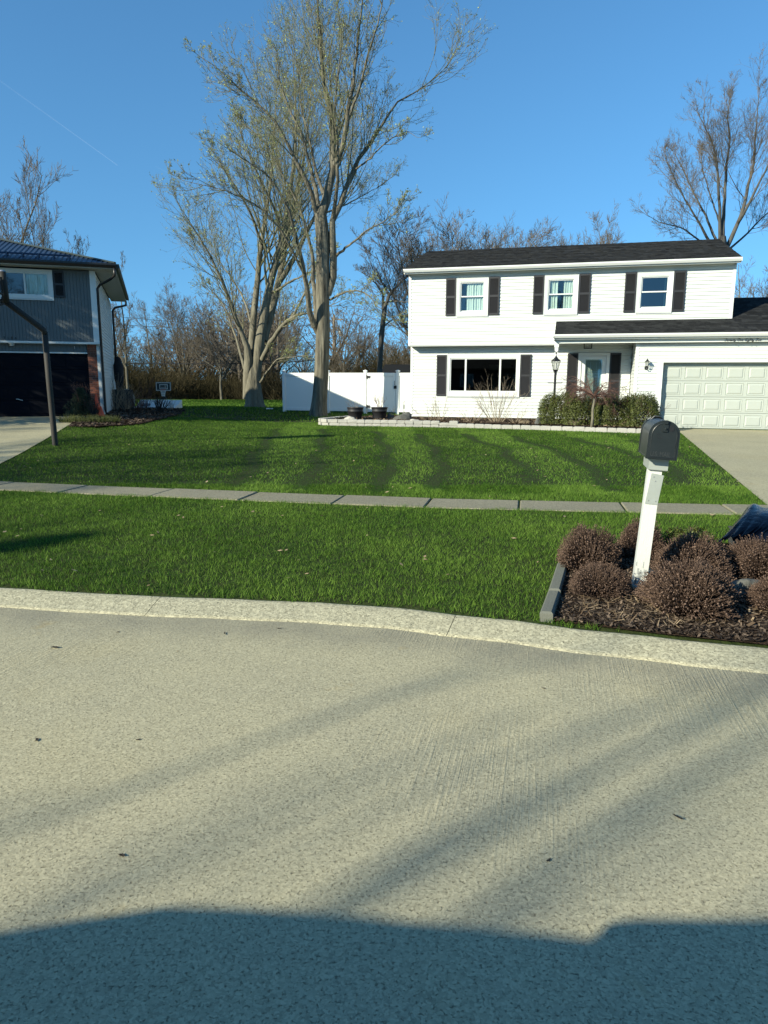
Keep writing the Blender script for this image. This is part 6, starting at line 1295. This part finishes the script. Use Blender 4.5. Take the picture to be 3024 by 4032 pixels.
tag(mesh_np('lawn_leaf_bits', np.stack([c_-d_*s_, c_-q_*s_*.5, c_+d_*s_, c_+q_*s_*.5], 1).reshape(-1, 3), np.arange(n_*4).reshape(n_, 4), M['oak'], attr=np.repeat(.5+.5*rg_.random(n_), 4)), 'tiny tan leaf bits scattered over the lawns', 'leaf bits', kind='stuff')
# small litter on lawn
p_ = px(1062, 1634, 34.5); o = MB().bbox(-.16, .16, -.1, .1, 0, .05, .02).build('crumpled_paper', M['white'], None); o.location = (float(p_[0]), float(p_[1]), float(g(p_[0], p_[1]))+.05); tag(o, 'scrap of white paper on the lawn right of the pale maple', 'litter')
# ------------------------------------------------------------------ vapour trails
vm = bpy.data.materials.new('vapour'); vm.use_nodes = True; N = vm.node_tree.nodes; L = vm.node_tree.links; N.remove(N['Principled BSDF']); t = N.new('ShaderNodeBsdfTransparent'); d = N.new('ShaderNodeBsdfTranslucent'); d2 = N.new('ShaderNodeBsdfDiffuse'); ad = N.new('ShaderNodeMixShader'); mx = N.new('ShaderNodeMixShader')
d.inputs[0].default_value = (.9, .9, .9, 1); d2.inputs[0].default_value = (.9, .9, .9, 1); L.new(d.outputs[0], ad.inputs[1]); L.new(d2.outputs[0], ad.inputs[2]); at_ = N.new('ShaderNodeAttribute'); at_.attribute_name = 'tint'; L.new(at_.outputs['Fac'], mx.inputs[0]); L.new(t.outputs[0], mx.inputs[1]); L.new(ad.outputs[0], mx.inputs[2]); L.new(mx.outputs[0], N['Material Output'].inputs['Surface'])
def trail(a, b, r0, r1, t0, t1, lab):
    P = [px(a[0]+(b[0]-a[0])*k, a[1]+(b[1]-a[1])*k, 7000) for k in np.linspace(0, 1, 24)]; V = []; A = []; n = 8
    for i, p in enumerate(P):
        k = i/23
        for j in range(n): an = 6.283*j/n; V.append(p+np.array([math.cos(an)*.5, math.cos(an)*.5, math.sin(an)])*(r0+(r1-r0)*k)*(1+.15*math.sin(i*2.3))); A.append(t0+(t1-t0)*k)
    F = [(i*n+j, i*n+(j+1) % n, (i+1)*n+(j+1) % n, (i+1)*n+j) for i in range(23) for j in range(n)]
    tag(mesh_np('vapour_trail', V, F, vm, None, True, attr=A), lab, 'vapour trail', 'vapour trails')
trail((-60, 275), (463, 651), 9, 4.5, .012, .06, 'long thin white vapour trail crossing the sky at upper left'); trail((612, 655), (740, 720), 3.5, 4.5, .015, .05, 'short faint vapour trail left of the maple crown')
# ------------------------------------------------------------------ the car the picture is taken beside; its roof throws the shadow in front
car = empty('parked_car', (0, -.27, 0), 0, 'dark car parked beside the viewer, roof box added for its shadow on the street', 'car')
prof = [(-5.6, .35), (-5.6, .95), (-5.1, 1.1), (-4.6, 1.35), (-4.2, 1.49), (-3.98, 1.56), (-3.7, 1.632), (-3.4, 1.625), (-3.0, 1.598), (-2.23, 1.538), (-1.1, 1.47), (-.2, 1.1), (.9, .95), (1.2, .5), (1.1, .3), (-5.5, .3)]
mb = MB(); low = [(x, min(z, .98)) for x, z in prof]; mb.prism(low, 1, -1.85, .06); o = mb.build('body', M['car'], car)
mb = MB(); up = [(x, z) for x, z in prof if z > 1.0]; up = [(up[0][0]-.1, .97)]+up+[(up[-1][0]+.2, .97)]; nP = len(up)
V = [(x, .0-.16*max(0, z-1)/.6*0, z) for x, z in up]+[(x, -1.75, z) for x, z in up]; mb.add(V, [tuple(range(nP)), tuple(range(2*nP-1, nP-1, -1))]+[(i, nP+i, nP+(i+1) % nP, (i+1) % nP) for i in range(nP)]); mb.build('cabin', M['car'], car)
for x0, x1 in ((-4.5, -3.5), (-3.4, -2.4), (-2.3, -1.3)): MB().add([(x0+(.25 if x0 < -4 else 0), .004, 1.44), (x1-(.15 if x1 > -2 else 0), .004, 1.44), (x1, .012, 1.02), (x0, .012, 1.02)], [(0, 1, 2, 3)]).build('side_window', M['glassb'], car)
MB().bbox(-2.27, -.4, -1.5, .0, 1.53, 1.622, .03).build('shadow_roof_box', M['black'], car)  # box added to give the step in the car's shadow edge
for x_ in (-4.6, .2):
    for y_ in (-1.72, -.12):
        o = MB().lathe([(.0, 0), (.2, 0), (.32, .02), (.33, .1), (.32, .18), (.2, .2), (0, .2)], 24).build('wheel', M['tyre'], car); o.matrix_local = Matrix.Translation((x_, y_+.1, .33)) @ Matrix.Rotation(R(90), 4, 'X')
MB().bbox(-1.4, -1.2, -.0, .16, 1.0, 1.14, .03).build('wing_mirror', M['black'], car)

car.scale = (1, 1, 1.055)
# ------------------------------------------------------------------ unseen brick house added behind the car to block low sky glow
bh = empty('added_brick_house', (-15, -24, .08), R(6), 'low brick house added across the street to block sky glow, mirrored in windows', 'house')
MB().box(-9, 9, -8, 0, 0, 3.0).build('wall', M['brick'], bh)
MB().prism([(.6, 2.95), (-8.6, 2.95), (-4, 5.6)], 0, -9.5, 9.5).build('roof', M['shingle'], bh)
for x_ in (-7, -3, 3.5, 7):
    w_ = MB(); frame_ring(w_, x_-.8, x_+.8, 1.0, 2.4, .08, .001, .05); f_ = w_.build('window', M['white'], bh); MB().box(x_-.72, x_+.72, .012, .02, 1.08, 2.32).build('pane', M['glassb'], f_)
d_ = MB().bbox(-.5, .5, .001, .06, 0, 2.1, .01).build('front_door', M['shutter'], bh); MB().box(.35, .4, .06, .1, .95, 1.1).build('handle', M['steel'], d_)
MB().box(4.5, 5.3, -4.6, -3.8, 4.5, 6.3).build('chimney', M['brick'], bh)
